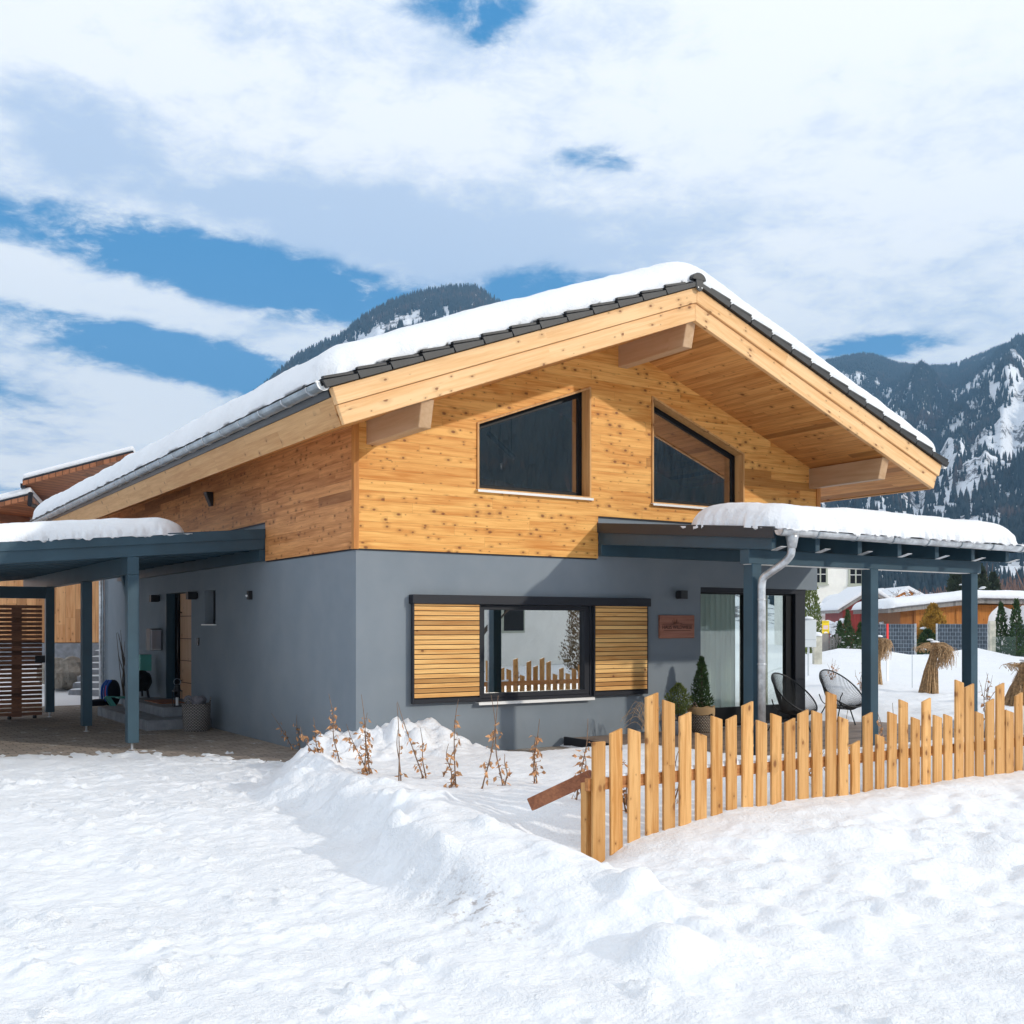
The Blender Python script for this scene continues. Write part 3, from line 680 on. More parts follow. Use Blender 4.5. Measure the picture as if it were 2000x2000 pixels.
# tiles: stepped courses, verge tiles down the barge
NT_ = 13; tl = (SL+.10)/NT_
w = MB()
for sd in (-1, 1):
    for i in range(NT_):
        s0, s1 = i*tl, (i+1)*tl
        p = [RS(sd, s0-.03 if i else -.46*TA, .455), RS(sd, s1+.03, .47), RS(sd, s1+.03, .53), RS(sd, s0-.03 if i else -.49*TA, .49)]
        w.prism([(x, V0-.06, z) for x, z in p], (0, V1-V0+.1, 0))
        p = [RS(sd, s0+.022 if i else -.43*TA, .434), RS(sd, s1+.004, .434), RS(sd, s1+.02, .528), RS(sd, s0+.018 if i else -.47*TA, .495)]
        w.prism([(x, V0-.115, z) for x, z in p], (0, .045, 0))
        # raised rib of the verge tile
        p = [RS(sd, s0+.06, .50), RS(sd, s1+.0, .535), RS(sd, s1+.0, .568), RS(sd, s0+.06, .535)]
        w.prism([(x, V0-.105, z) for x, z in p], (0, .06, 0))
w.build('roof_tiles', M['tile'], rf, bevel=.006, seg=2)
w = MB(); zc = ZR+.49/CA
for i in range(44):
    v = V0-.12+i*.40
    pr = [(.125*math.cos(a), .02+.10*math.sin(a)) for a in [math.pi*k/8 for k in range(9)]]
    w.prism([(UR+x, v, zc+z) for x, z in pr], (0, .41, 0))
pr = [(.065, 0), (.065, -.10), (.045, -.145), (0, -.165), (-.045, -.145), (-.065, -.10), (-.065, 0)]
w.prism([(UR+x, V0-.125, zc+z+.02) for x, z in pr], (0, .015, 0))
rc_ = w.build('ridge_cap', M['tile'], rf, bevel=.004)
w = MB()
for x in (-.03, .035): MB().tube([(UR+x, V0-.132, zc-.09), (UR+x, V0-.124, zc-.09)], .008, 6).build('screw', M['zinc_new'], rc_)
# purlins
for u0, ztop in ((.135, None), (UR-.085, None), (8.46, None)):
    w = MB(); u1 = u0+.17; top = min(soffit_z(u0), soffit_z(u1))-.02; bot = 4.10 if u0 != UR-.085 else 5.64
    w.prism([(u0, .1, bot), (u0, -1.47, bot), (u0, -1.555, top+.03), (u0, .1, top+.03)], (.17, 0, 0))
    w.build('purlin', M['wood_purlin'], H, bevel=.008)
# gutters
def gutter(mb, p, q, r, n=9, cap=True, t_=.006):
    p = Vector(p); q = Vector(q); d = (q-p).normalized(); sd = d.cross(Vector((0, 0, 1))).normalized()
    prof = [(r*math.cos(a), -r*math.sin(a)) for a in [math.pi*k/n for k in range(n+1)]]
    inner = [((r-t_)*math.cos(a), -(r-t_)*math.sin(a)) for a in [math.pi*k/n for k in range(n, -1, -1)]]
    mb.prism([p+sd*x+Vector((0, 0, z)) for x, z in prof+inner], q-p)
    for e in ((p, d), (q, -d)) if cap else ():
        mb.prism([e[0]+sd*x+Vector((0, 0, z)) for x, z in prof], e[1]*.006)
def gutter_straps(name, p, q, r, step, gt, mt, n=9, first=.25):
    p = Vector(p); q = Vector(q); L_ = (q-p).length; d = (q-p).normalized(); sd = d.cross(Vector((0, 0, 1))).normalized()
    k = first
    while k < L_:
        prof = [((r+.010)*math.cos(a), -(r+.010)*math.sin(a)) for a in [math.pi*i/n for i in range(n+1)]]+[((r-.001)*math.cos(a), -(r-.001)*math.sin(a)) for a in [math.pi*i/n for i in range(n, -1, -1)]]
        c = p+d*k; MB().prism([c+sd*x+Vector((0, 0, z)) for x, z in prof], d*.022).build(name, mt, gt)
        k += step
for sd in (-1, 1):
    gu, gzz = RS(sd, SL+.10, .475); w = MB(); gutter(w, (gu, V0-.04, gzz+.02), (gu, V1, gzz-.02), .078)
    gt = w.build('gutter', M['zinc'], H, smooth=False)
    gutter_straps('gutter_strap', (gu, V0-.04, gzz+.02), (gu, V1, gzz-.02), .078, .78, gt, M['zinc_new'], first=.30)
    w = MB(); w.prism([(gu+.082*math.cos(a), V0-.052, gzz+.02-.082*math.sin(a)) for a in [math.pi*k/10 for k in range(11)]], (0, .006, 0)); w.box(gu-.092, gu+.092, V0-.055, V0-.03, gzz+.018, gzz+.038)
    w.build('gutter_end', M['white_metal'], gt)
# upper windows
def ins(poly, d):
    n = len(poly); c = Vector((sum(p[0] for p in poly)/n, sum(p[1] for p in poly)/n)); out = []
    for i in range(n):
        a, b, c_ = Vector(poly[i-1]), Vector(poly[i]), Vector(poly[(i+1) % n])
        e1 = (b-a).normalized(); e2 = (c_-b).normalized(); n1 = Vector((-e1.y, e1.x)); n2 = Vector((-e2.y, e2.x))
        if (c-b).dot(n1+n2) < 0: n1, n2 = -n1, -n2
        bi = (n1+n2).normalized(); out.append(tuple(b+bi*(d/max(.2, bi.dot(n1)))))
    return out
for poly in (wl, wr):
    w = MB(); w.holes(ins(poly, .002), [ins(poly, .030)], lambda a, b: (a, -.055, b), lambda a, b: (a, .18, b))
    win = w.build('window', M['wood_reveal'], H)
    w = MB(); w.holes(ins(poly, .031), [ins(poly, .105)], lambda a, b: (a, .14, b), lambda a, b: (a, .20, b)); w.build('frame', M['frame_black'], win, bevel=.004)
    w = MB(); q = ins(poly, .104); w.prism([(a, .165, b) for a, b in q], (0, .004, 0)); w.build('pane', M['glass'], win)
    w = MB(); x0, x1 = poly[0][0]-.012, poly[1][0]+.012; w.prism([(x0, -.09, 3.612), (x0, .16, 3.642), (x0, .16, 3.655), (x0, -.09, 3.625), ], (x1-x0, 0, 0)); w.box(x0, x1, -.094, -.088, 3.592, 3.626); w.build('sill', M['white_metal'], win)
# rail of a stair lamp seen inside the left upper window, and bed linen behind it
w = MB().bar((2.75, 1.2, 4.68), (3.42, 1.5, 4.40), .05, .05)
for x, z in ((2.80, 4.66), (3.05, 4.55), (3.34, 4.43)): w.tube([(x, 1.2+(x-2.75)*.45, z), (x, 1.2+(x-2.75)*.45, 5.2)], .004, 5)
lp = w.build('pendant_lamp', M['black']); tag(lp, 'black bar-shaped hanging lamp behind the left upper gable window', 'lamp')
w = MB(); w.add([(1.85, .35, 3.70), (1.95, .35, 3.86), (2.5, .4, 3.84), (3.3, .5, 3.72), (3.4, .9, 3.70), (1.9, .9, 3.9)], [(0, 1, 2, 3), (1, 5, 4, 3, 2)])
bl = w.build('bed_linen', M['wool']); tag(bl, 'folded grey blanket lying inside the left upper gable window', 'blanket')
# sliding shutter window, ground floor
w = MB(); w.holes([(1.852, .732), (3.748, .732), (3.748, 2.028), (1.852, 2.028)], [[(1.93, .80), (3.66, .80), (3.66, 1.965), (1.93, 1.965)]], lambda a, b: (a, -.035, b), lambda a, b: (a, .09, b))
win = w.build('window', M['anthracite'], H, bevel=.004)
w = MB(); w.box(1.925, 3.665, .03, .034, .795, 1.97); w.build('pane', M['glass_big'], win)
w = MB(); w.box(1.80, 3.80, -.10, -.0, .672, .684).box(1.80, 3.80, -.104, -.098, .645, .684); w.build('sill', M['white_metal'], win)
w = MB().box(1.83, 1.85, -.04, -.0, .70, 2.03).box(3.75, 3.79, -.05, -.0, .70, 2.03).box(1.83, 3.79, -.04, 0, .688, .73); w.build('trim', M['anthracite'], win, bevel=.003)
w = MB().box(.765, 4.865, -.125, -.002, 2.035, 2.158); w.build('shutter_rail', M['anthracite'], H, bevel=.006)
for (x0, x1, lab) in ((.775, 1.835, None), (3.79, 4.83, None)):
    w = MB().box(x0, x0+.028, -.095, -.05, .70, 2.033).box(x1-.02, x1, -.095, -.05, .70, 2.033).box(x0+.028, x1-.02, -.095, -.05, .70, .758)
    w.box(x0+.01, x1-.01, -.055, -.048, .71, 2.03); sh = w.build('shutter', M['anthracite'], H, bevel=.003)  # dark sheet added behind the slats, stands in for shade in the gaps
    w = MB(); k = 0; z = .7788
    while z < 2.02:
        w.box(x0+.03, x1-.022, -.092, -.062, z, min(z+.0545, 2.034)); z += .0649
    w.build('slats', M['wood_shutter'], sh)
# living-room objects seen through the pane
w = MB(); w.box(1.3, 1.75, .5, 1.3, .1, 2.3); w.build('dark_cupboard', M['room_dark'], H)
def cushion(c, sx, sy, sz, rz, mt, lab):
    vs = []; n = 10
    for i in range(n+1):
        for j in range(n+1):
            a = -1+2*i/n; b = -1+2*j/n; e = max(0, 1-max(abs(a), abs(b))**3.0); bulge = e**.5*(1-.25*(a*a+b*b))
            vs.append((a*(1-.12*b*b), bulge, b*(1-.12*a*a)))
    mb = MB(); k = (n+1)**2
    P = [Vector((x*sx, y*sy, z*sz)) for x, y, z in vs]+[Vector((x*sx, -y*sy, z*sz)) for x, y, z in vs]
    rm = Matrix.Rotation(rz, 3, 'Z'); P = [rm@p for p in P]
    fs = [(i*(n+1)+j, (i+1)*(n+1)+j, (i+1)*(n+1)+j+1, i*(n+1)+j+1) for i in range(n) for j in range(n)]
    mb.add(P, fs+[tuple(x+k for x in f[::-1]) for f in fs]); o = mb.build('cushion', mt, smooth=True); o.location = c
    return tag(o, lab, 'cushion')
cushion((2.05, .42, 1.02), .22, .08, .22, .5, M['cushion'], 'pale green cushion in the left corner of the shuttered living-room window')
cushion((3.52, .36, 1.03), .20, .08, .22, -.3, M['cushion'], 'pale green cushion in the right corner of the shuttered living-room window')
cushion((2.32, .55, .93), .2, .07, .19, .1, M['tealcloth'], 'dark teal cushion beside the pale green one in the living-room window')
b = MB().box(1.9, 4.1, .30, .85, .62, .78).build('window_seat', M['wool']); b['label'] = 'soft window bench'; b.parent = H
# patio sliding door on the terrace
w = MB().holes([(5.99, .12), (8.215, .12), (8.215, 2.36), (5.99, 2.36)], [[(6.0, .40), (7.05, .40), (7.05, 2.255), (6.0, 2.255)], [(7.17, .40), (8.06, .40), (8.06, 2.255), (7.17, 2.255)]], lambda a, b: (a, .12, b), lambda a, b: (a, .20, b))
sd_ = w.build('patio_door', M['frame_black'], H, bevel=.004)
MB().box(5.995, 8.45, .035, .12, 2.285, 2.358).build('door_header', M['anthracite'], sd_); MB().box(5.99, 8.3, .02, .14, .10, .15).build('door_track', M['anthracite'], sd_)
w = MB().box(6.0, 7.06, .155, .160, .39, 2.26).box(7.16, 8.07, .165, .170, .39, 2.26); w.build('pane', M['glass_door'], sd_)
w = MB().box(5.995, 8.45, -.06, .10, .085, .10); w.build('threshold', M['white_metal'], sd_)
MB().box(8.30, 8.42, 2.85, 3.0, -.1, 2.36).box(8.30, 8.42, .3, 3.0, -.1, .2).build('side_window', M['anthracite'], H)
w = MB().box(8.217, 8.455, .05, .28, -.1, 2.36).build('corner_panel', M['anthracite'], H)
def curtain(x0, x1, y, z0, z1, mt, amp=.035, wl_=.11):
    n = int((x1-x0)/.012); vs = []
    for i in range(n+1):
        x = x0+(x1-x0)*i/n; d = amp*math.sin(x*2*math.pi/wl_+.8*math.sin(x*9))
        vs += [(x, y+d, z0), (x, y+d*.8, z1)]
    mb = MB(); mb.add(vs, [(2*i, 2*i+2, 2*i+3, 2*i+1) for i in range(n)]); return mb.build('curtain', mt, smooth=True)
tag(curtain(6.22, 7.04, .30, .12, 2.5, M['curtain']), 'sheer pale green curtain behind the left pane of the patio door', 'curtain')
tag(curtain(7.17, 7.80, .30, .12, 2.5, M['curtain2']), 'beige curtain drawn behind the right pane of the patio door', 'curtain')
# front door in its recess
w = MB().box(.02, .26, 7.0, 7.289, .2, .205)
w = MB().box(.20, .26, 7.30, 8.72, .30, 2.37); fd = w.build('front_door', M['wood_door'], H)
w = MB()
for z in (.62, 1.05, 1.48, 1.92): w.box(.192, .201, 7.30, 8.72, z, z+.012)
w.build('groove', M['letter'], fd)
w = MB().tube([(.12, 8.60, .62), (.12, 8.60, 2.05)], .016, 8)
for z in (.66, 2.0): w.tube([(.12, 8.60, z), (.2, 8.60, z)], .012, 6)
w.build('handle', M['black'], fd, smooth=True)
w = MB().box(.17, .26, 8.725, 8.80, .30, 2.37).box(.17, .26, 8.98, 9.035, .30, 2.37).box(.17, .26, 8.8, 8.98, .3, .38).box(.17, .26, 8.8, 8.98, 2.3, 2.37)
sl = w.build('sidelight_frame', M['frame_black'], H); w = MB().box(.22, .225, 8.8, 8.98, .38, 2.3).build('pane', M['glass'], sl)
w = MB().box(.0, .2, 9.0, 9.039, .29, 2.375); w.build('door_jamb', M['teal'], H)
w = MB().holes([(5.842, 1.772), (6.468, 1.772), (6.468, 2.368), (5.842, 2.368)], [[(5.90, 1.83), (6.41, 1.83), (6.41, 2.31), (5.90, 2.31)]], lambda a, b: (.16, a, b), lambda a, b: (.22, a, b))
sw = w.build('window', M['frame_black'], H); MB().box(.185, .19, 5.895, 6.415, 1.82, 2.32).build('pane', M['glass'], sw)
MB().box(-.05, .16, 5.80, 6.51, 1.745, 1.768).build('sill', M['white_metal'], sw)
# entrance steps
ST_ = thing('entrance_steps', 'two broad concrete steps leading up to the front door', 'steps')
MB().box(-1.12, -.002, 6.05, 9.9, -.07, .115).build('step', M['concrete'], ST_, bevel=.012, seg=2)
MB().box(-.72, -.004, 6.55, 9.5, .118, .29).build('step', M['concrete'], ST_, bevel=.012, seg=2)
m_ = MB().box(-.55, -.06, 7.45, 8.5, .292, .306).build('doormat', M['wood_old']); tag(m_, 'reddish brown doormat on the top entrance step', 'doormat')
# wall lamps, sensor, mailbox, bell
def lamp(name, lab, f):
    o = thing(name, lab, 'wall lamp'); b1 = MB().box(*f[0]).build('lamp_body', M['black'], o, bevel=.004)
    if len(f) > 1: MB().box(*f[1]).build('mounting_plate', M['anthracite'], o, bevel=.003)
    return o
lamp('wall_lamp', 'cube wall lamp on grey render above the wooden name board', [(5.43, 5.57, -.17, -.05, 2.16, 2.29), (5.46, 5.54, -.05, -.001, 2.18, 2.27)])
lamp('wall_lamp', 'black cube wall lamp between the front door and the little window', [(-.19, -.03, 6.84, 6.98, 2.22, 2.36), (-.03, -.001, 6.87, 6.95, 2.24, 2.34)])
lamp('wall_lamp', 'black cube wall lamp on the far side of the front door, above the mailbox', [(-.19, -.03, 9.42, 9.56, 2.22, 2.36), (-.03, -.001, 9.45, 9.53, 2.24, 2.34)])
o = thing('wall_lamp', 'slanted black wall lamp high on the brown larch side wall', 'wall lamp')
MB().prism([(-.032, 5.86, 3.84), (-.06, 5.86, 3.84), (-.16, 5.86, 4.08), (-.032, 5.86, 4.08)], (0, .16, 0)).build('lamp_body', M['black'], o, bevel=.003)
MB().prism([(-.06, 5.87, 3.835), (-.150, 5.87, 4.05), (-.154, 5.87, 4.046), (-.066, 5.87, 3.833)], (0, .14, 0)).build('lamp_glass', M['anthracite'], o)
o = thing('motion_sensor', 'tiny black motion sensor with white eye on the grey side wall', 'sensor')
MB().box(-.07, -.001, 3.93, 4.02, 2.16, 2.30).build('housing', M['black'], o, bevel=.006); MB().lathe([(.002, .02), (.02, .014), (.026, 0), (.0, -.022)], (-.08, 3.985, 2.22), 10).build('eye', M['white'], o, smooth=True)
o = thing('mailbox', 'grey metal mailbox with black back hanging left of the front door', 'mailbox')
MB().box(-.24, -.02, 9.27, 9.60, 1.24, 1.68).build('body', M['black'], o, bevel=.006)
MB().box(-.232, -.03, 9.235, 9.27, 1.26, 1.66).build('front', flat_mat('mailbox_grey', (.36, .36, .40), .35, metal=.4), o, bevel=.004)
MB().box(-.236, -.026, 9.21, 9.27, 1.635, 1.655).build('flap', M['zinc'], o); MB().box(-.23, -.04, 9.225, 9.27, 1.25, 1.275).build('lip', M['zinc_new'], o)
o = MB().box(-.022, -.001, 6.78, 6.90, 1.38, 1.52).build('doorbell', M['black'], bevel=.004); tag(o, 'small black doorbell panel on the wall right of the front door', 'doorbell')
# house sign
o = thing('house_sign', 'rough reddish wooden name board with burnt lettering on the grey gable', 'sign')
MB().box(5.105, 5.82, -.045, -.004, 1.545, 1.905).build('board', M['wood_sign'], o, bevel=.008, seg=2)
def text(body, size, loc, rot, mt, parent, name='lettering', ext=.002, align='CENTER', sx=1.0):
    cu = bpy.data.curves.new(name, 'FONT'); cu.body = body; cu.size = size; cu.extrude = ext; cu.align_x = align; cu.align_y = 'CENTER'
    ob = bpy.data.objects.new(name+'_tmp', cu); COL.objects.link(ob)
    bpy.context.view_layer.update(); me = bpy.data.meshes.new_from_object(ob.evaluated_get(bpy.context.evaluated_depsgraph_get()))
    COL.objects.unlink(ob); bpy.data.objects.remove(ob); me.materials.clear(); me.materials.append(mt)
    me.transform(Matrix.Translation(Vector(loc)) @ rot @ Matrix.Diagonal((sx, 1, 1, 1)))
    r = bpy.data.objects.new(name, me); COL.objects.link(r); r.parent = parent; return r
RX = Matrix.Rotation(R(90), 4, 'X')
text('HAUS WILDWIESE', .078, (5.46, -.047, 1.715), RX, M['letter'], o, sx=.98)
w = MB().box(5.15, 5.40, -.048, -.044, 1.762, 1.769).box(5.53, 5.78, -.048, -.044, 1.762, 1.769).box(5.18, 5.74, -.048, -.044, 1.662, 1.668)
for k, (x, h_, l_) in enumerate(((5.38, .06, -.02), (5.40, .085, -.012), (5.425, .07, .01), (5.445, .05, .0), (5.46, .08, -.01), (5.475, .04, .015), (5.50, .02, .02), (5.52, .016, .02), (5.54, .014, .02))):
    w.bar((x, -.046, 1.766), (x+l_, -.046, 1.766+h_), .004, .005, (0, 1, 0))
w.build('emblem', M['letter'], o)
# back downpipe at the far corner
o = thing('downpipe', 'pale downpipe on the far left corner of the house', 'downpipe')
MB().tube([(-.09, 14.42, -.05), (-.09, 14.42, 3.2)], .05, 10).build('pipe', M['zinc_new'], o, smooth=True)
MB().tube([(-.09, 14.2, .3), (-.09, 14.2, 3.2)], .022, 8).build('conductor', M['zinc'], o, smooth=True)
# ================================================================ snow slabs
def snowcap(name, lab, xs, ys, base, thick, r=.22, jit=.03, n=130, m=70, under=.0, grp=None, edgefreq=5.0, seed=0, mt=None, outw=.05, power=.5):
    """rounded slab over [xs]x[ys]; base(x,y) is the roof surface"""
    def par(a0, a1, k, rr):
        e = np.linspace(0, 1, 9)**2*rr; e = e[e < (a1-a0)/2]
        mid = np.linspace(a0+e[-1], a1-e[-1], max(3, k)); return np.concatenate([a0+e[:-1], mid, (a1-e[:-1])[::-1]])
    px = par(xs[0], xs[1], n, r); py = par(ys[0], ys[1], m, r)
    X, Y = np.meshgrid(px, py, indexing='ij')
    dxl, dxr, dyl, dyr = X-xs[0], xs[1]-X, Y-ys[0], ys[1]-Y
    dd = np.minimum(np.minimum(dxl, dxr), np.minimum(dyl, dyr))
    rr = r*2.0
    cx = np.clip(1-np.minimum(dxl, dxr)/rr, 0, 1); cy = np.clip(1-np.minimum(dyl, dyr)/rr, 0, 1)
    q = np.clip(1-np.sqrt(cx*cx+cy*cy), 0, 1); prof = np.clip(1-(1-q)**2, 0, 1)**power
    # ragged border
    j = jit*(fbm(X*edgefreq+seed, Y*edgefreq, 3, 80)+.6*fbm(X*edgefreq*4+seed, Y*edgefreq*4, 2, 83))
    fall = np.exp(-dd/.10)
    sx = np.where(dxl < dxr, -1, 1)*(np.minimum(dxl, dxr) <= np.minimum(dyl, dyr)); sy = np.where(dyl < dyr, -1, 1)*(np.minimum(dxl, dxr) > np.minimum(dyl, dyr))
    bulge = outw*np.exp(-((prof-.45)/.3)**2)*fall
    X2 = X+sx*(j*fall+bulge); Y2 = Y+sy*(j*fall+bulge)
    Zb = base(X2, Y2)
    Z2 = Zb+thick*prof*(1+.10*fbm(X*.9+seed, Y*.9, 3, 86))+.010*fbm(X*6, Y*6, 2, 88)*prof+.02*prof*fbm(X*2.2, Y*2.2, 2, 87)
    nx, ny = X.shape; N = nx*ny; idx = np.arange(N).reshape(nx, ny)
    top = np.stack([idx[:-1, :-1], idx[1:, :-1], idx[1:, 1:], idx[:-1, 1:]], -1).reshape(-1, 4)
    V = np.stack([X2, Y2, Z2], -1).reshape(-1, 3)
    Vb = np.stack([X2, Y2, Zb+.004-under*fall*(.3+2.4*np.clip(fbm(X*13, Y*13, 2, 91), 0, 1))], -1).reshape(-1, 3)
    bot = top[:, ::-1]+N
    ring = np.concatenate([idx[:, 0], idx[-1, 1:], idx[-2::-1, -1], idx[0, -2:0:-1]]); ring2 = np.roll(ring, -1)
    sk = np.stack([ring, ring+N, ring2+N, ring2], -1)
    o = npmesh(name, np.concatenate([V, Vb]), np.concatenate([top, bot, sk]), mt or M['snow'], smooth=True)
    return tag(o, lab, 'snow', grp)
def roof_base(X, Y):
    d = np.sqrt((X-UR)**2+.02); return ZR+.53/CA-d*TA+.02
snowcap('roof_snow', 'thick smooth snow layer covering the main gable roof of the house', (UR-SL*CA-.28, UR+SL*CA+.27), (V0-.04, V1+.05), roof_base, .375, r=.17, jit=.05, n=220, m=150, edgefreq=3.0, outw=.02, power=.5, under=.012)
# ================================================================ terrace canopy
MP = .09; PC = thing('terrace_canopy', 'blue-grey timber canopy over the terrace on three square posts', 'canopy')
def zt(v): return 3.25+MP*v
PU0, PU1, PV = 3.92, 8.86, -3.55
w = MB().prism([(PU0, -.03, zt(0)-.05), (PU0, PV, zt(PV)-.05), (PU0, PV, zt(PV)), (PU0, -.03, zt(0))], (PU1-PU0, 0, 0)); w.build('roof_deck', M['teal_dark'], PC)
for x0 in (PU0-.03, PU1):
    w = MB().prism([(x0, -.035, zt(0)-.125), (x0, PV-.01, zt(PV)-.125), (x0, PV-.01, zt(PV)+.02), (x0, -.035, zt(0)+.02)], (.028, 0, 0)); w.build('verge_board', M['teal_dark'], PC, bevel=.003)
rus = [PU0+.0, 4.70, 5.50, 6.30, 7.10, 7.92, 8.74]
for x0 in rus:
    w = MB().prism([(x0, -.035, zt(0)-.30), (x0, PV+.05, zt(PV)-.30+.04), (x0, PV+.05, zt(PV)-.052), (x0, -.035, zt(0)-.052)], (.08, 0, 0)); w.build('rafter', M['teal'], PC, bevel=.004)
    w = MB().prism([(x0-.02, PV+.04, zt(PV)-.272), (x0-.02, PV-.12, zt(PV)-.232), (x0-.02, PV-.12, zt(PV)-.226), (x0-.02, PV+.04, zt(PV)-.266)], (.10, 0, 0)); w.build('bracket_plate', M['zinc_new'], PC)
MB().box(PU0, 8.68, -.105, -.003, 2.78, 2.965).build('wall_plate', M['teal'], PC, bevel=.004)
MB().box(3.92, 8.72, -3.12, -2.96, 2.520, 2.70).build('beam', M['teal'], PC, bevel=.005)
MB().box(3.96, 8.70, -3.10, -2.98, 2.512, 2.519).build('light_strip', M['white_metal'], PC)
for x0 in (3.98, 6.225, 8.475):
    MB().box(x0, x0+.16, -3.12, -2.96, .10, 2.519).build('post', M['teal'], PC, bevel=.005)
w = MB(); gv, gh = -3.645, 2.905; gutter(w, (PU0-.03, gv, gh), (8.93, gv, gh-.015), .075); gt = w.build('gutter', M['zinc_new'], PC)
gutter_straps('gutter_strap', (PU0-.03, gv, gh), (8.93, gv, gh-.015), .075, .72, gt, M['zinc'], first=.62)
def curve(pts, n=8):
    out = []; P = [Vector(p) for p in pts]
    for i in range(len(P)-1):
        p0, p1, p2, p3 = P[max(i-1, 0)], P[i], P[i+1], P[min(i+2, len(P)-1)]
        for k in range(n):
            t_ = k/n; out.append(.5*((2*p1)+(p2-p0)*t_+(2*p0-5*p1+4*p2-p3)*t_*t_+(3*p1-p0-3*p2+p3)*t_**3))
    return out+[P[-1]]
w = MB(); path = curve([(4.13, gv+.02, 2.84), (4.13, gv+.02, 2.66), (4.125, gv+.05, 2.585), (4.10, -3.50, 2.50), (4.075, -3.34, 2.41), (4.06, -3.23, 2.34), (4.06, -3.20, 2.24), (4.06, -3.20, 2.1)], 6)
w.tube(path+[Vector((4.06, -3.20, 0.0))], .049, 14); dp = w.build('downpipe', M['zinc_new'], PC, smooth=True)
w = MB().lathe([(.076, 0), (.076, -.04), (.052, -.17), (.05, -.17)], (4.13, gv+.01, 2.86), 16)
for zz_ in (2.06, 1.25): MB().lathe([(.052, 0), (.058, .012), (.052, .024)], (4.06, -3.20, zz_), 14).build('pipe_collar', M['zinc_new'], dp, smooth=True)
w.build('pipe_collar', M['zinc_new'], dp, smooth=True)
snowcap('canopy_snow', 'rounded snow cushion on the terrace canopy roof', (PU0-.02, PU1+.07), (PV-.21, -1.80), lambda X, Y: 3.252+MP*Y, .33, r=.24, jit=.05, n=260, m=60, edgefreq=5, outw=.02, power=.55, under=.028)
# ================================================================ carport
CP = thing('carport', 'blue-grey flat-roofed carport on square posts joined to the entrance side', 'carport')
def zc_(u): return 3.22+MP*u
CV0, CV1, CU1 = 3.28, 12.7, -6.2
MB().prism([(-.035, CV0, zc_(0)-.05), (CU1, CV0, zc_(CU1)-.05), (CU1, CV0, zc_(CU1)), (-.035, CV0, zc_(0))], (0, CV1-CV0, 0)).build('roof_deck', M['teal_dark'], CP)
for y0 in (CV0-.03, CV1):
    MB().prism([(-.035, y0, zc_(0)-.13), (CU1, y0, zc_(CU1)-.13), (CU1, y0, zc_(CU1)+.02), (-.035, y0, zc_(0)+.02)], (0, .028, 0)).build('verge_board', M['teal'], CP, bevel=.003)
y = CV0
while y < CV1:
    MB().prism([(-.035, y, zc_(0)-.295), (CU1+.1, y, zc_(CU1)-.295), (CU1+.1, y, zc_(CU1)-.052), (-.035, y, zc_(0)-.052)], (0, .08, 0)).build('rafter', M['teal'], CP, bevel=.004); y += .72
MB().box(-.11, -.005, CV0+.02, CV1, 2.745, 2.915).build('wall_plate', M['teal'], CP)
for x0 in (-2.09, -5.6):
    MB().box(x0, x0+.16, CV0+.002, CV1-.1, 2.487 if x0 > -3 else 2.2, 2.742 if x0 > -3 else 2.43).build('beam', M['teal'], CP, bevel=.004)
    for y0 in (CV0+.0, 6.43, 9.86):
        ps = MB().box(x0, x0+.16, y0+.0, y0+.16, .04, 2.484 if x0 > -3 else 2.2).build('post', M['teal'], CP, bevel=.005)
        MB().tube([(x0+.08, y0+.08, -.058), (x0+.08, y0+.08, .04)], .018, 8).lathe([(.05, -.058), (.05, -.05)], (x0+.08, y0+.08, 0), 10).build('post_foot', M['zinc_new'], ps)
MB().bar((-2.01, CV0+.14, 1.98), (-2.01, CV0+.62, 2.50), .06, .09).build('brace', M['teal'], CP)
snowcap('carport_snow', 'long snow slab on the carport roof at the left', (CU1-.05, -1.18), (CV0-.05, CV1), lambda X, Y: 3.222+MP*X, .30, r=.24, jit=.03, n=220, m=90, edgefreq=6, outw=.015, power=.55, under=.022)
# slatted shed front beside the third post
SS = thing('slatted_gate', 'reddish brown horizontal slatted gate under the carport', 'gate')
w = MB(); z = -.0; k = 0
while z < 2.08:
    w.box(-5.1, -2.17, 9.80, 9.825, z, z+.062); z += .083
w.build('slats', M['wood_slat'], SS)
for x0 in (-2.62, -3.9): MB().box(x0-.09, x0+.09, 9.828, 9.87, -.02, 2.1).build('stile', M['wood_slat'], SS)
MB().box(-2.30, -2.12, 9.76, 9.80, 1.02, 1.16).build('latch', M['black'], SS)
w = MB()
for x0 in (-2.3, -2.75, -4.4): w.lathe([(.035, -.058), (.04, -.03), (.03, -.002)], (x0, 9.83, 0), 10)
w.build('castor', M['black'], SS)
MB().box(-5.5, -2.09, 9.88, 10.0, 2.27, 2.50).build('crossbeam', M['teal'], CP, bevel=.004)
# ================================================================ terrace
DK = thing('terrace', 'brown wooden deck terrace under the canopy', 'terrace')
w = MB(); y = -3.72; 
while y < -.02:
    w.box(3.32, 9.4, y, y+.133, .06, .098); y += .14
w.build('deck_boards', M['wood_deck'], DK); MB().box(3.34, 9.38, -3.70, -.02, -.1, .055).build('substructure', M['wood_old'], DK)
MB().box(3.27, 3.318, -3.72, -.05, -.06, .125).build('edge_board', M['anthracite'], DK)
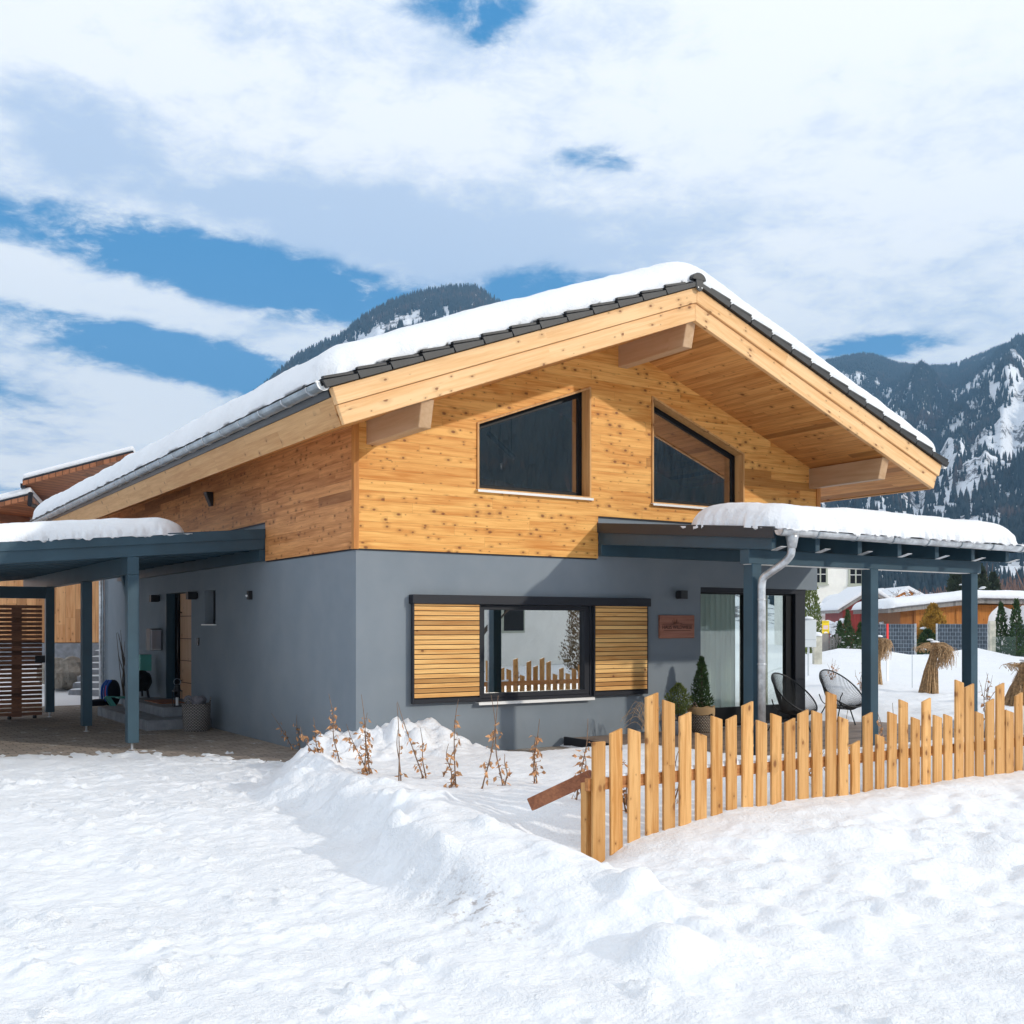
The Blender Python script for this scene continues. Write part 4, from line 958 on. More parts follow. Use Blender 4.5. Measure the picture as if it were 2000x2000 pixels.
# ================================================================ picket fence
FE = thing('picket_fence', 'unpainted larch picket fence with slanted tops of uneven height standing in snow', 'fence')
PK = [(290,345,287,703,0),(360,412,237,668,1),(427,478,235,660,-1),(493,547,102,637,1),(558,608,127,620,-1),(620,670,175,597,1),(682,728,250,570,-1),(741,787,187,557,-1),(800,843,187,543,1),(857,903,135,527,1),(912,955,203,513,-1),(967,1010,178,510,-1),(1020,1062,198,507,1),(1070,1113,166,497,1),(1123,1165,167,487,-1),(1173,1215,97,487,-1),(1222,1262,190,480,-1),(1270,1306,283,473,1),(1317,1355,176,463,1),(1364,1398,257,457,-1),(1408,1444,172,447,-1),(1453,1488,126,443,-1),(1496,1530,192,437,-1),(1538,1573,122,427,1),(1581,1615,184,420,-1),(1622,1655,181,413,-1),(1662,1696,52,403,-1),(1700,1736,68,403,1),(1740,1772,171,407,-1),(1780,1812,125,410,1),(1817,1850,65,407,1),(1852,1886,165,407,-1),(1890,1920,101,397,1),(1926,1960,48,390,1),(1966,1998,150,385,-1),(2004,2036,90,380,1),(2042,2076,170,375,-1)]
FXT = []; _r = random.Random(8)
for k in range(26): FXT.append((5.32+k*.17, .80+_r.uniform(-.14, .30), _r.choice((-1, 1))))
FV = -6.233
def fence_u(px):
    a = (px-1000)/2110.0; # solve for x on the plane y=FV
    # X = (u-CU)*CT-(FV-CV)*ST ; Y = (u-CU)*ST+(FV-CV)*CT
    dv = FV-CV
    du = (a*dv*CT+dv*ST)/(CT-a*ST)
    u = CU+du; return u, du*ST+dv*CT
for i, (xl, xr, yt, yb, sl_) in enumerate(PK):
    c = random.Random(i)
    pxl, pxr = 1000+xl/1.932, 1000+xr/1.932
    uR, Yr = fence_u(pxr); uL_, Yl = fence_u(pxl)
    wd = (uR-uL_)*.86; u1 = uR; u0 = uR-wd; Y = (Yr+Yl)/2
    ztop = HZ+(1221-(1300+yt/1.932))/2110.0*Y; zb = gz((u0+u1)/2, FV)-.12
    dz_ = .036*sl_
    th = .026; tilt = c.uniform(-.006, .006); v0 = FV+c.uniform(-.003, .003)
    zl, zr = (ztop-max(0, dz_), ztop-max(0, -dz_)) if sl_ else (ztop, ztop)
    if sl_ > 0: zl, zr = ztop-.036, ztop
    if sl_ < 0: zl, zr = ztop, ztop-.036
    p = [(u0, v0-th, zb), (u1, v0-th, zb), (u1+tilt, v0-th, zr), (u0+tilt, v0-th, zl)]
    MB().prism(p, (0, th, 0)).build('picket', M['wood_picket'], FE, bevel=.003)
    # screw heads
for (u0, ztop, sl_) in FXT:
    p = [(u0, FV-.026, .0), (u0+.112, FV-.026, .0), (u0+.112, FV-.026, ztop-(.036 if sl_ < 0 else 0)), (u0, FV-.026, ztop-(.036 if sl_ > 0 else 0))]
    MB().prism(p, (0, .026, 0)).build('picket', M['wood_picket'], FE, bevel=.003)
zr0 = .525
MB().bar((-.92, FV+.025, zr0), (9.6, FV+.025, zr0+.0), .045, .095).build('rail', M['wood_rail'], FE, bevel=.004)
MB().box(-.905, -.845, FV+.05, FV+.12, -.1, .53).build('post', M['wood_picket'], FE, bevel=.004)
for x0 in (1.9, 4.6): MB().box(x0, x0+.09, FV+.05, FV+.14, 0, .56).build('post', M['wood_picket'], FE, bevel=.004)
w = MB(); u = -.85
vs = []; n = 120
for i in range(n+1):
    uu = -.85+7.2*i/n; h = .018+.014*math.sin(uu*3.1)+.010*math.sin(uu*11+1)
    vs += [(uu, FV+.003, zr0+.047), (uu, FV+.012, zr0+.047+h), (uu, FV+.04, zr0+.047+h), (uu, FV+.05, zr0+.047)]
w.add(vs, [(4*i+j, 4*i+4+j, 4*i+5+j, 4*i+1+j) for i in range(n) for j in range(3)])
o = w.build('rail_snow', M['snow'], smooth=True); tag(o, 'thin line of snow lying on the rail of the picket fence', 'snow')
a = at(1155, 8.52, .56); b_ = at(1038, 8.75, .30)
o = MB().bar(b_, a, .09, .105).build('fallen_beam', M['wood_old'], bevel=.006); tag(o, 'weathered reddish beam leaning from the fence end down into the snow', 'beam')
# ================================================================ dried shrubs in the bed
def dry_shrub(base, stems, nleaf, lab, grp='dried shrubs sticking out of the snow bed', seed=0, lo=.03):
    rs = random.Random(seed); root = thing('dried_shrub', lab, 'shrub', grp, loc=base)
    w = MB(); lf = MB()
    for (dx, h, by) in stems:
        # dx: sideways lean in metres along the camera-right direction
        side = Vector((CT, -ST, 0)); p0 = side*by; p3 = side*(by+dx)+Vector((0, rs.uniform(-.05, .05), h))
        pts = curve([p0-Vector((0, 0, .2)), p0, p0.lerp(p3, .35)+side*rs.uniform(-.03, .03), p0.lerp(p3, .7)+side*rs.uniform(-.03, .03), p3], 4)
        w.tube(pts, [.0075*(1-i/len(pts))+.0018 for i in range(len(pts))], 5)
        for k in range(int(nleaf*2.1)):
            f = rs.uniform(lo, .82); q = pts[int(f*(len(pts)-1))]
            off = Vector((rs.uniform(-1, 1), rs.uniform(-1, 1), rs.uniform(-.2, .8))).normalized()*rs.uniform(.01, .07)
            if off.length > .03: w.tube([q, q+off], [.0025, .0015], 4, cap=False)
            d = Vector((rs.uniform(-.6, .6), rs.uniform(-.6, .6), -1+rs.uniform(-.1, 1.1))).normalized()*rs.uniform(.045, .085)
            lf.leaf(q+off, d, rs.uniform(.012, .021))
    w.build('stem', M['twig'], root); lf.build('leaves', M['dryleaf'], root)
    return root
def base_at(px, py, guess=.3):
    z = guess
    for _ in range(12):
        Y = (HZ-z)*2110/(py-1221); p = at(px, Y); z = .5*z+.5*gz(p.x, p.y)
    return Vector((p.x, p.y, z))
SH = [(574, 1470, [(-.34, .58, 0), (-.02, .55, .08), (.10, .62, .1)], 13, 'dried shrub whose long bare tip leans left, far left end of the bed'),
      (628, 1486, [(-.10, .48, 0), (-.22, .38, -.03)], 17, 'short dense dried shrub in front of the dark side wall'),
      (663, 1488, [(-.12, .72, 0)], 16, 'slender dried shrub just left of the house corner'),
      (722, 1511, [(-.08, .80, 0), (.02, .62, -.06), (-.2, .5, -.02)], 20, 'bushiest dried shrub standing before the house corner'),
      (779, 1525, [(-.03, .76, 0), (-.02, .5, .02)], 2, 'thin almost leafless twig just right of the house corner'),
      (826, 1520, [(-.26, .76, 0), (-.06, .5, .03)], 12, 'dried shrub below the left edge of the left shutter'),
      (866, 1517, [(.12, .28, 0)], 4, 'tiny leaning twig with few leaves below the left shutter'),
      (890, 1536, [(.05, .82, 0), (-.02, .4, -.04)], 13, 'dried shrub below the right part of the left shutter'),
      (942, 1540, [(.14, .86, 0)], 13, 'dried shrub whose long tip crosses the window sill from the left'),
      (982, 1534, [(-.13, .85, 0), (-.02, .3, .02)], 9, 'dried shrub whose bare tip crosses the window sill from the right'),
      (1044, 1530, [(.02, .62, 0), (.01, .45, .02)], 17, 'dried shrub with hanging leaves below the right half of the living-room window'),
      (1126, 1562, [(.10, .70, 0), (.02, .42, .05)], 18, 'dried shrub behind the first fence picket'),
      (1222, 1585, [(-.05, .62, 0), (.02, .4, .02)], 14, 'dried shrub seen between the third and fourth fence pickets'),
      (1316, 1571, [(.06, .52, 0)], 3, 'single dark twig behind the fence between tall and short pickets'),
      (1450, 1512, [(.1, .55, 0)], 5, 'twig with small leaves behind the fence below the downpipe'),
      (1590, 1535, [(.0, .50, 0), (.06, .34, 0)], 12, 'leafy twig behind the fence below the wire chairs'),
      (1655, 1500, [(-.03, .62, 0)], 8, 'twig with curled leaves behind the fence left of the middle canopy post'),
      (1735, 1490, [(-.08, .55, 0), (.03, .66, 0)], 12, 'dried shrub behind the fence right of the middle canopy post'),
      (1915, 1475, [(.05, .95, 0), (.12, .8, 0)], 16, 'tall leafy dried shrub behind the fence right of the last canopy post'),
      (1965, 1470, [(-.04, .8, 0)], 14, 'leafy dried shrub behind the fence at the right edge of the photo')]
for i, (px, py, st, nl, lab) in enumerate(SH):
    dry_shrub(base_at(px, py, .25), st, nl, lab, seed=i*3+1)
# bent dry grass by the right shutter
o = thing('dry_grass', 'thin pale arching dry grass by the wall behind the first pickets', 'grass tuft', loc=base_at(1268, 1452, .12))
w = MB(); rs = random.Random(5); side = Vector((CT, -ST, 0))
for k in range(26):
    s_ = rs.uniform(-1, 1); h = rs.uniform(.3, .62)
    w.tube(curve([(0, 0, 0), side*s_*.08+Vector((0, 0, h*.6)), side*s_*.22+Vector((0, 0, h)), side*s_*.42+Vector((0, 0, h*rs.uniform(.5, .85)))], 4), [.0026]*13, 3, cap=False)
w.build('blades', M['straw'], o)
# ================================================================ terrace objects
def chair(name, lab, loc, rz):
    root = thing(name, lab, 'chair', 'black cord chairs on the terrace', loc=loc, rz=rz)
    # egg-shaped rim leaning back, facing +x (local)
    rim = []; n = 48
    for i in range(n):
        a = 2*math.pi*i/n; y = .43*math.cos(a)*(1-.10*math.sin(a)); s = math.sin(a)*.50
        rim.append(Vector((-s*.70+.02, y, .66+s*.66)))
    MB().tube(rim+[rim[0]], .0135, 8, cap=False).build('frame', M['cord'], root, smooth=True)
    seat = [Vector((-.02+.17*math.cos(2*math.pi*i/n+math.pi/2), .17*math.sin(2*math.pi*i/n+math.pi/2)*1.0, .30)) for i in range(n)]
    seat = [Vector((-.03-.16*math.sin(2*math.pi*i/n), .17*math.cos(2*math.pi*i/n), .31+.03*math.sin(2*math.pi*i/n))) for i in range(n)]
    MB().tube(seat+[seat[0]], .009, 6, cap=False).build('seat_ring', M['cord'], root, smooth=True)
    w = MB()
    for i in range(0, n*2):
        f = i/2; k = int(f) % n; p = rim[k].lerp(rim[(k+1) % n], f-int(f)); q = seat[k].lerp(seat[(k+1) % n], f-int(f))
        mid = p.lerp(q, .5)+Vector((0, 0, -.035)); w.tube([p, mid, q], .0048, 4, cap=False)
    for i in range(0, n//2, 2): w.tube([seat[i], seat[(n-i) % n]], .0036, 4, cap=False)
    w.build('cords', M['cord'], root)
    for (a, b2) in (((.22, .0, .30), (.34, 0, 0)), ((-.14, .20, .36), (-.30, .30, 0)), ((-.14, -.20, .36), (-.30, -.30, 0))):
        MB().tube([a, b2], .012, 6).build('leg', M['cord'], root)
    w = MB().tube(curve([(-.2, .33, .55), (-.16, .2, .36), (.22, 0, .30), (-.16, -.2, .36), (-.2, -.33, .55)], 5), .010, 6); w.build('undercarriage', M['cord'], root)
    root.scale = (.92, .92, .90)
    return root
chair('cord_chair', 'black cord chair partly behind the downpipe, nearer the patio door', (6.95, -1.05, .10), R(-78))
chair('cord_chair', 'black cord chair standing free at the outer end of the terrace', (8.55, -.62, .10), R(-88))
def leafcloud(mb, c, shape, n, size, seed=0, drop=0.3):
    """many small leaf faces in a crown; shape(t, a) -> radius for height t in 0..1"""
    rs = random.Random(seed)
    for k in range(n):
        t_ = rs.random()**1.15; a = rs.uniform(0, 6.283); H_, rad = shape(t_, a)
        r = rad*(rs.random()**.35)
        p = Vector((c[0]+r*math.cos(a), c[1]+r*math.sin(a), c[2]+H_))
        d = Vector((math.cos(a)*.6+rs.uniform(-.5, .5), math.sin(a)*.6+rs.uniform(-.5, .5), 1.0-drop+rs.uniform(-.4, .6))).normalized()*size*rs.uniform(.6, 1.4)
        mb.leaf(p, d, size*rs.uniform(.18, .3))
def cone_tree(name, lab, loc, h, r, mt, n=2600, size=.05, grp=None, cat='tree', snowy=False, seed=1, trunk=.04, zb=.05):
    root = thing(name, lab, cat, grp, loc=loc); ph = [random.Random(seed*9+k).uniform(0, 6.28) for k in range(4)]
    def shp(t_, a):
        lob = 1+.14*math.sin(3*a+ph[0]+t_*7)+.10*math.sin(5*a+ph[1]-t_*11)+.07*math.sin(9*a+ph[2]+t_*23)
        return zb*h+t_*h*(1-zb), r*lob*((1-t_)**.75)*min(1, .55+t_*4)
    w = MB(); leafcloud(w, (0, 0, 0), shp, n, size, seed, drop=.1); w.build('crown', mt, root)
    MB().tube([(0, 0, -.1), (0, 0, h*.85)], [trunk, trunk*.25], 6).build('trunk', M['bark'], root)
    if snowy:
        w = MB(); rs = random.Random(seed+50)
        for k in range(snowy):
            t_ = rs.uniform(0, .75); a = rs.uniform(0, 6.28); H_, rad = shp(t_, a); s = rs.uniform(.5, 1.0)*r*.22
            w.lathe([(s*.2, 0), (s, s*.12), (s*.8, s*.42), (s*.2, s*.55)], (rad*.9*math.cos(a), rad*.9*math.sin(a), H_), 7)
        w.build('snow_clump', M['snow'], root, smooth=True)
    return root
p = (5.62, -.42, .10)
th_ = cone_tree('potted_conifer', 'slim dark green conifer planted in the basket by the patio door', (p[0], p[1], .46), .78, .175, M['greenleaf'], 2000, .045, seed=3, zb=0, cat='plant')
o = thing('wicker_basket', 'brown wicker basket with burlap holding the slim conifer', 'basket', loc=p)
MB().lathe([(.13, 0), (.15, .02), (.185, .20), (.19, .38), (.175, .38), (.16, .30), (.0, .30)], (0, 0, 0), 28, cap=False).build('basket_body', M['wicker_brown'], o, smooth=True)
for a in (0.3, 3.4): MB().tube(curve([(.18*math.cos(a-.3), .18*math.sin(a-.3), .36), (.20*math.cos(a), .20*math.sin(a), .47), (.18*math.cos(a+.3), .18*math.sin(a+.3), .36)], 6), .011, 6).build('handle', M['wicker_brown'], o, smooth=True)
w = MB(); vs = []; n = 40; rs = random.Random(4)
for i in range(n):
    a = 2*math.pi*i/n; d = .10 if math.cos(a-(-.2)) < .2 else .20
    rj = [.15, .19+.015*math.sin(5*a), .215+.02*math.sin(4*a+1), .215+.025*math.sin(3*a)]
    zj = [.385, .405+.012*math.sin(6*a), .37, .37-d*(.7+.3*math.sin(2*a))]
    vs += [(rj[k]*math.cos(a), rj[k]*math.sin(a), zj[k]) for k in range(4)]
w.add(vs, [(4*i+k, 4*((i+1) % n)+k, 4*((i+1) % n)+k+1, 4*i+k+1) for i in range(n) for k in range(3)]); w.build('burlap', M['burlap'], o, smooth=True)
p = (5.06, -.52, .10)
o = thing('potted_shrub', 'small round yellow-green shrub in a grey pot beside the basket', 'plant', loc=p)
MB().lathe([(.09, 0), (.10, .01), (.115, .19), (.10, .19), (.09, .15), (0, .15)], (0, 0, 0), 20, cap=False).build('pot', M['concrete'], o, smooth=True)
MB().tube([(0, 0, .14), (0, 0, .45)], .012, 6).build('stem', M['bark'], o)
w = MB(); leafcloud(w, (0, 0, .30), lambda t_, a: (t_*.46, .20*math.sin(math.pi*min(1, (t_*.86+.12)))*(1+.1*math.sin(4*a))), 1700, .035, 8); w.build('foliage', M['greenlight'], o)
# ================================================================ entrance objects
o = thing('log_basket', 'large grey wicker basket with fleece and logs on the paving by the entrance steps', 'basket', loc=(-.40, 5.62, -.058))
MB().lathe([(.20, 0), (.215, .02), (.235, .25), (.24, .47), (.225, .47), (.21, .36), (0, .36)], (0, 0, 0), 36, cap=False).build('basket_body', M['wicker'], o, smooth=True)
for a in (-2.5, -.2): MB().tube(curve([(.23*math.cos(a-.3), .23*math.sin(a-.3), .45), (.235*math.cos(a), .235*math.sin(a), .57), (.23*math.cos(a+.3), .23*math.sin(a+.3), .45)], 6), .012, 6).build('handle', M['wicker'], o, smooth=True)
w = MB(); rs = random.Random(2)
for k in range(8): w.lathe([(.01, 0), (.07, .02), (.085, .07), (.05, .12), (.01, .135)], (rs.uniform(-.13, .13), rs.uniform(-.13, .13), .42+rs.uniform(0, .07)), 9)
w.build('fleece', M['wool'], o, smooth=True)
o = thing('lantern', 'black metal lantern with ring handle beside the front door', 'lantern', loc=(-.42, 6.72, .29))
w = MB().box(-.075, .075, -.075, .075, 0, .02).box(-.075, .075, -.075, .075, .27, .29)
for x in (-.07, .062):
    for y in (-.07, .062): w.box(x, x+.009, y, y+.009, .02, .27)
w.lathe([(.07, .29), (.045, .36), (.03, .36), (.03, .40), (.0, .40)], (0, 0, 0), 12, cap=False); w.build('lantern_body', M['black'], o)
MB().tube([(.06*math.cos(a), 0, .44+.06*math.sin(a)) for a in [2*math.pi*k/20 for k in range(21)]], .005, 6, cap=False).build('ring_handle', M['zinc'], o)
MB().lathe([(.025, .02), (.025, .16), (0, .165)], (0, 0, 0), 12).build('candle', M['white'], o)
o = thing('garden_chair', 'turquoise wooden garden chair behind the first carport post', 'chair', loc=(-.42, 10.5, -.058)); o.scale = (.62, .62, .8)
w = MB().box(-.3, .3, -.25, .25, .36, .385); w.build('seat', M['turq'], o)
MB().bar((-.30, -.25, .02), (-.62, -.25, .40), .05, .09).build('leg', M['turq'], o); MB().bar((-.30, .25, .02), (-.62, .25, .40), .05, .09).build('leg', M['turq'], o)
MB().bar((-.1, -.27, .40), (-.72, -.27, .42), .09, .025).build('armrest', M['turq'], o); MB().bar((.2, 0, .3), (.52, 0, 1.0), .5, .03, (1, 0, 0)).build('backrest', M['turq'], o)
o = thing('birdhouse', 'small pale turquoise slatted box on the wall below the mailbox', 'box', loc=(-.22, 9.75, .82))
w = MB()
for k in range(4): w.prism([(-.12, -.10, k*.085), (.1, -.10, k*.085), (.1, -.10, k*.085+.075), (-.13, -.10, k*.085+.075)], (0, .2, 0))
w.build('slats', M['turq'], o); MB().box(-.1, .09, -.09, .09, 0, .33).build('body', M['turq'], o)
o = thing('fleece_stool', 'stool draped with black fleece next to the front door', 'stool', loc=(-.40, 9.62, .0))
w = MB(); n = 16; vs = []
for i in range(n+1):
    for j in range(12):
        a = 2*math.pi*j/12; b2 = math.pi*i/n; rr = .34*math.sin(b2)**.6
        vs.append((rr*math.cos(a)*.8, rr*math.sin(a)*1.15, .62+.20*math.cos(b2)+.02*math.sin(5*a+i)))
w.add(vs, [(12*i+j, 12*(i+1)+j, 12*(i+1)+(j+1) % 12, 12*i+(j+1) % 12) for i in range(n) for j in range(12)]); w.build('fleece', M['fur'], o, smooth=True)
for x, y in ((-.18, -.25), (.15, -.25), (-.18, .25), (.15, .25)): MB().tube([(x, y, .29), (x*.8, y*.8, .55)], .022, 6).build('leg', M['navy'], o)
o = thing('backpack', 'blue and black backpack with coral trim leaning on the wall under the carport', 'backpack', loc=(-.24, 12.6, -.058), rz=.3); o.scale = (.72, .72, .72)
def ell(c, r, n=14, m=18, k=1.0):
    vs = [];
    for i in range(n+1):
        for j in range(m):
            b2 = math.pi*i/n; a = 2*math.pi*j/m; s = math.sin(b2)**k
            vs.append((c[0]+r[0]*s*math.cos(a), c[1]+r[1]*s*math.sin(a), c[2]+r[2]*math.cos(b2)))
    return vs, [(m*i+j, m*(i+1)+j, m*(i+1)+(j+1) % m, m*i+(j+1) % m) for i in range(n) for j in range(m)]
MB().add(*ell((0, 0, .38), (.26, .24, .42), k=.7)).build('body', M['navy'], o, smooth=True)
for y in (-.12, .0, .12):
    MB().tube(curve([(-.10, y, .78), (-.24, y*1.2-.02, .62), (-.285, y*1.3-.04, .38), (-.22, y*1.4, .12)], 6), .035, 7).build('strap', M['blue'], o, smooth=True)
MB().tube(curve([(-.26, -.10, .62), (-.31, -.15, .40), (-.27, -.12, .18)], 5), .014, 6).build('trim', M['pink'], o)
MB().add(*ell((-.42, .1, .09), (.36, .16, .12), k=.8)).build('hip_belt', M['navy'], o, smooth=True)
o = thing('branch_bundle', 'bundle of bare brown branches leaning on the wall behind the front carport post', 'branches', loc=(-.32, 10.9, .2))
w = MB(); rs = random.Random(9)
for k in range(14):
    w.tube(curve([(rs.uniform(-.05, .05), rs.uniform(-.1, .1), -.25), (rs.uniform(-.1, .05), rs.uniform(-.2, .2), .4), (rs.uniform(-.22, .1), rs.uniform(-.4, .3), rs.uniform(.8, 1.45))], 5), [.013-.001*i for i in range(11)], 5)
w.build('twigs', M['bark'], o)
# ================================================================ garden at the right
def on_ground(px, Y, dz=0): p = at(px, Y); return Vector((p.x, p.y, gz(p.x, p.y)+dz))
def sheaf(lab, loc, h, r, seed, head=1):
    o = thing('tied_grass', lab, 'grass sheaf', 'tied dry grass sheaves in the garden', loc=loc)
    w = MB(); rs = random.Random(seed); side = Vector((CT, -ST, 0)); dep = Vector((ST, CT, 0))
    for k in range(430):
        a = rs.uniform(0, 6.283); q = rs.random()**.5*r; b0 = side*math.cos(a)*q+dep*math.sin(a)*q
        tie = side*(.10*h+rs.uniform(-.05, .05))+dep*rs.uniform(-.05, .05)+Vector((0, 0, h*.76+rs.uniform(-.03, .03)))
        w.tube([b0-Vector((0, 0, .08)), b0.lerp(tie, .5)+side*rs.uniform(-.03, .03), tie], [.008, .007, .005], 3, cap=False)
    for k in range(420):
        s_ = 1 if rs.random() < .88 else -1
        tie = side*(.10*h+rs.uniform(-.05, .05))+dep*rs.uniform(-.06, .06)+Vector((0, 0, h*.76)); L_ = rs.uniform(.08, .40)*(1 if s_ > 0 else 1.1)*head; dd = dep*rs.uniform(-.25, .25)
        drop = rs.uniform(.0, .46)*(1 if s_ > 0 else .2)
        jj = rs.uniform(.5, 1.3); w.tube(curve([tie, tie+side*s_*L_*.45+dd*.4+Vector((rs.uniform(-.04, .04), 0, rs.uniform(.02, .15)*head)), tie+side*s_*L_*.9+dd*jj+Vector((0, 0, .06-drop*.35)), tie+side*s_*(L_+rs.uniform(-.16, .03))+dd*jj+Vector((0, rs.uniform(-.05, .05), -drop))], 3), [.0045]*10, 3, cap=False)
    w.build('stalks', M['straw'], o)
    w = MB(); w.add(*ell((.10*h*CT+.05, -.10*h*ST, h*.80+.10), (.11, .09, .03), n=8, m=12)); w.build('snow_patch', M['snow'], o, smooth=True)
    return o
sheaf('tall tied sheaf of dry grass flopping right, between the middle and last canopy posts', on_ground(1812, 23.8), 1.30, .23, 1)
sheaf('round tied sheaf of dry grass just right of the middle canopy post', on_ground(1704, 27), 1.3, .24, 2, head=.75)
sheaf('sheaf of dry grass at the right edge of the photo', on_ground(1988, 21), 1.0, .34, 3, head=.7)
o = thing('snow_stake', 'red and white snow marker stake before the grey privacy fence', 'marker stake', loc=on_ground(1733.5, 29))
MB().box(-.035, .035, -.012, .012, -.1, 1.02).build('white_section', M['white'], o); MB().box(-.035, .035, -.012, .012, 1.021, 1.55).build('red_section', M['red'], o)
def privacy_fence(lab, pa, pb, Y0, Y1):
    a, b2 = at(pa, Y0), at(pb, Y1); L_ = (b2-a).length; o = thing('privacy_fence', lab, 'fence panel', 'dark grey woven privacy fence panels', loc=(a.x, a.y, 0), rz=math.atan2(b2.y-a.y, b2.x-a.x))
    MB().box(.0, L_, -.01, .01, .0, 1.80).build('infill', M['privacy'], o)
    for x in (0, L_):
        MB().box(x-.05, x+.05, -.05, .05, -.1, 1.83).build('post', M['zinc_new'], o)
    w = MB(); z = .2
    while z < 1.8: w.box(0, L_, -.016, -.011, z-.006, z+.006); z += .2
    x = .0
    while x < L_: w.box(x, x+.008, -.02, -.016, .05, 1.82); x += .125
    w.build('wires', M['zinc'], o)
privacy_fence('grey woven privacy fence panel right of the middle canopy post, behind the stake', 1695, 1788, 56, 55)
privacy_fence('grey woven privacy fence panel crossed by the last canopy post', 1830, 1930, 55, 54)
privacy_fence('grey woven privacy fence panel at the right edge of the photo', 1976, 2060, 52, 50)
# thujas
for i, (px, Y, h, lab) in enumerate(((1640, 47, 1.9, 'leftmost of the three small thujas right of the yellow sign'), (1655.5, 45, 2.35, 'tallest of the three small thujas right of the yellow sign'), (1680, 46, 2.0, 'thuja nearest the middle canopy post of the three small ones'))):
    cone_tree('thuja', lab, on_ground(px, Y, -.25), h-.3, .33, M['greenleaf'], 1300, .10, 'small columnar thujas', seed=20+i)
for i, (px, Y, h, lab) in enumerate(((1955, 51, 2.55, 'left one of two dark thujas before the white tarp'), (1985, 50.5, 2.75, 'right one of two dark thujas before the white tarp'), (1885, 59, 2.2, 'thuja hidden behind the last canopy post'))[:2]):
    cone_tree('thuja', lab, on_ground(px, Y, -.2), h, .46, M['greenleaf'], 2000, .12, 'small columnar thujas', seed=30+i)
cone_tree('golden_conifer', 'bushy golden yellow conifer before the orange garage', on_ground(1822, 59, -.1), 2.9, 1.35, M['yellowleaf'], 3800, .20, seed=41, snowy=5, zb=0)
cone_tree('dark_bush', 'dark green snowy bush below the golden conifer', on_ground(1812, 57, -.1), 1.5, 1.1, M['greenleaf'], 1800, .15, seed=42, snowy=9, zb=0, cat='bush')
for i, (px, Y) in enumerate(((1636, 44), (1662, 43.5), (1688, 43))):
    cone_tree('snowy_bush', ('snow-covered low bush left', 'snow-covered low bush middle', 'snow-covered low bush right')[i]+' of the row under the small thujas', on_ground(px, Y, -.2), .95, .45, M['greenleaf'], 500, .11, 'low snowy bushes', seed=60+i, snowy=12, zb=0, cat='bush')
# yellow sign, old fence, meter box, pillar
o = thing('yellow_sign', 'yellow notice board with white picture on the grey wooden fence', 'sign', loc=(0, 0, 0))
c = at(1612.5, 43.2); rzs = -TH
o.location = (c.x, c.y, 0); o.rotation_euler = (0, 0, rzs)
MB().box(-.14, .14, -.012, .0, 1.42, 1.925).build('board', M['yellow'], o)
MB().box(-.095, .095, -.016, -.013, 1.585, 1.74).build('picture', flat_mat('pale_pink_print', (.75, .55, .55), .7), o); MB().prism([(-.09, -.016, 1.43), (.09, -.016, 1.43), (.05, -.016, 1.475), (0, -.016, 1.50), (-.05, -.016, 1.475)], (0, .003, 0)).build('white_field', M['white'], o)
w = MB().box(-.10, .10, -.016, -.013, 1.865, 1.885).box(-.10, .10, -.016, -.013, 1.535, 1.550); w.build('print_line', flat_mat('olive_print', (.35, .25, .02), .7), o)
o = thing('wooden_fence', 'old grey vertical board fence below the yellow sign', 'fence', loc=at(1590, 43.8), rz=-TH)
w = MB(); rs = random.Random(3); x = 0
while x < 1.1: w.box(x, x+.10, 0, .02, 0, 1.35+rs.uniform(-.1, .08)); x += .125
w.build('boards', M['wood_grey'], o); MB().box(.30, .56, -.06, -.005, 0, 1.40).build('wide_board', M['wood_grey'], o)
o = thing('meter_box', 'light grey electricity box on a thin pole next to the house corner', 'utility box', loc=at(1579, 33), rz=-TH)
MB().box(-.22, .22, -.08, .08, 1.08, 1.92).build('cabinet', M['cabinet'], o, bevel=.01); MB().box(-.20, .20, -.085, -.08, 1.30, 1.31).build('seam', M['zinc'], o)
MB().tube([(.0, 0, -.1), (0, 0, 1.1)], .03, 6).build('pole', M['cabinet'], o); MB().lathe([(.05, 0), (.18, .02), (.12, .08), (.02, .1)], (0, 0, 1.92), 9).build('snow_cap', M['snow'], o, smooth=True)
o = thing('gate_pillar', 'stained pale concrete pillar with snow cap beside the grey electricity box', 'pillar', loc=on_ground(1596, 40), rz=-TH)
MB().box(-.15, .15, -.12, .12, -.3, 1.0).build('pillar', M['stone_light'], o, bevel=.01); MB().lathe([(.18, 0), (.2, .05), (.12, .13), (.02, .15)], (0, 0, 1.0), 10).build('snow_cap', M['snow'], o, smooth=True)
o = thing('stone_post', 'small pale stone post with snow right of the last canopy post', 'pillar', loc=on_ground(1937, 50.6), rz=-TH)
MB().box(-.14, .14, -.12, .12, -.3, 1.25).build('pillar', M['stone_light'], o, bevel=.01)
o = thing('wire_fence', 'low green-grey wire mesh fence before the thujas at the right', 'fence', loc=at(1938, 49.5), rz=-TH)
w = MB()
for k in range(22): w.box(k*.05, k*.05+.008, 0, .008, 0, 1.22)
for z in (.3, .7, 1.1, 1.2): w.box(0, 1.1, -.008, 0, z, z+.01)
w.build('mesh', flat_mat('wire_green', (.10, .16, .14), .5), o)
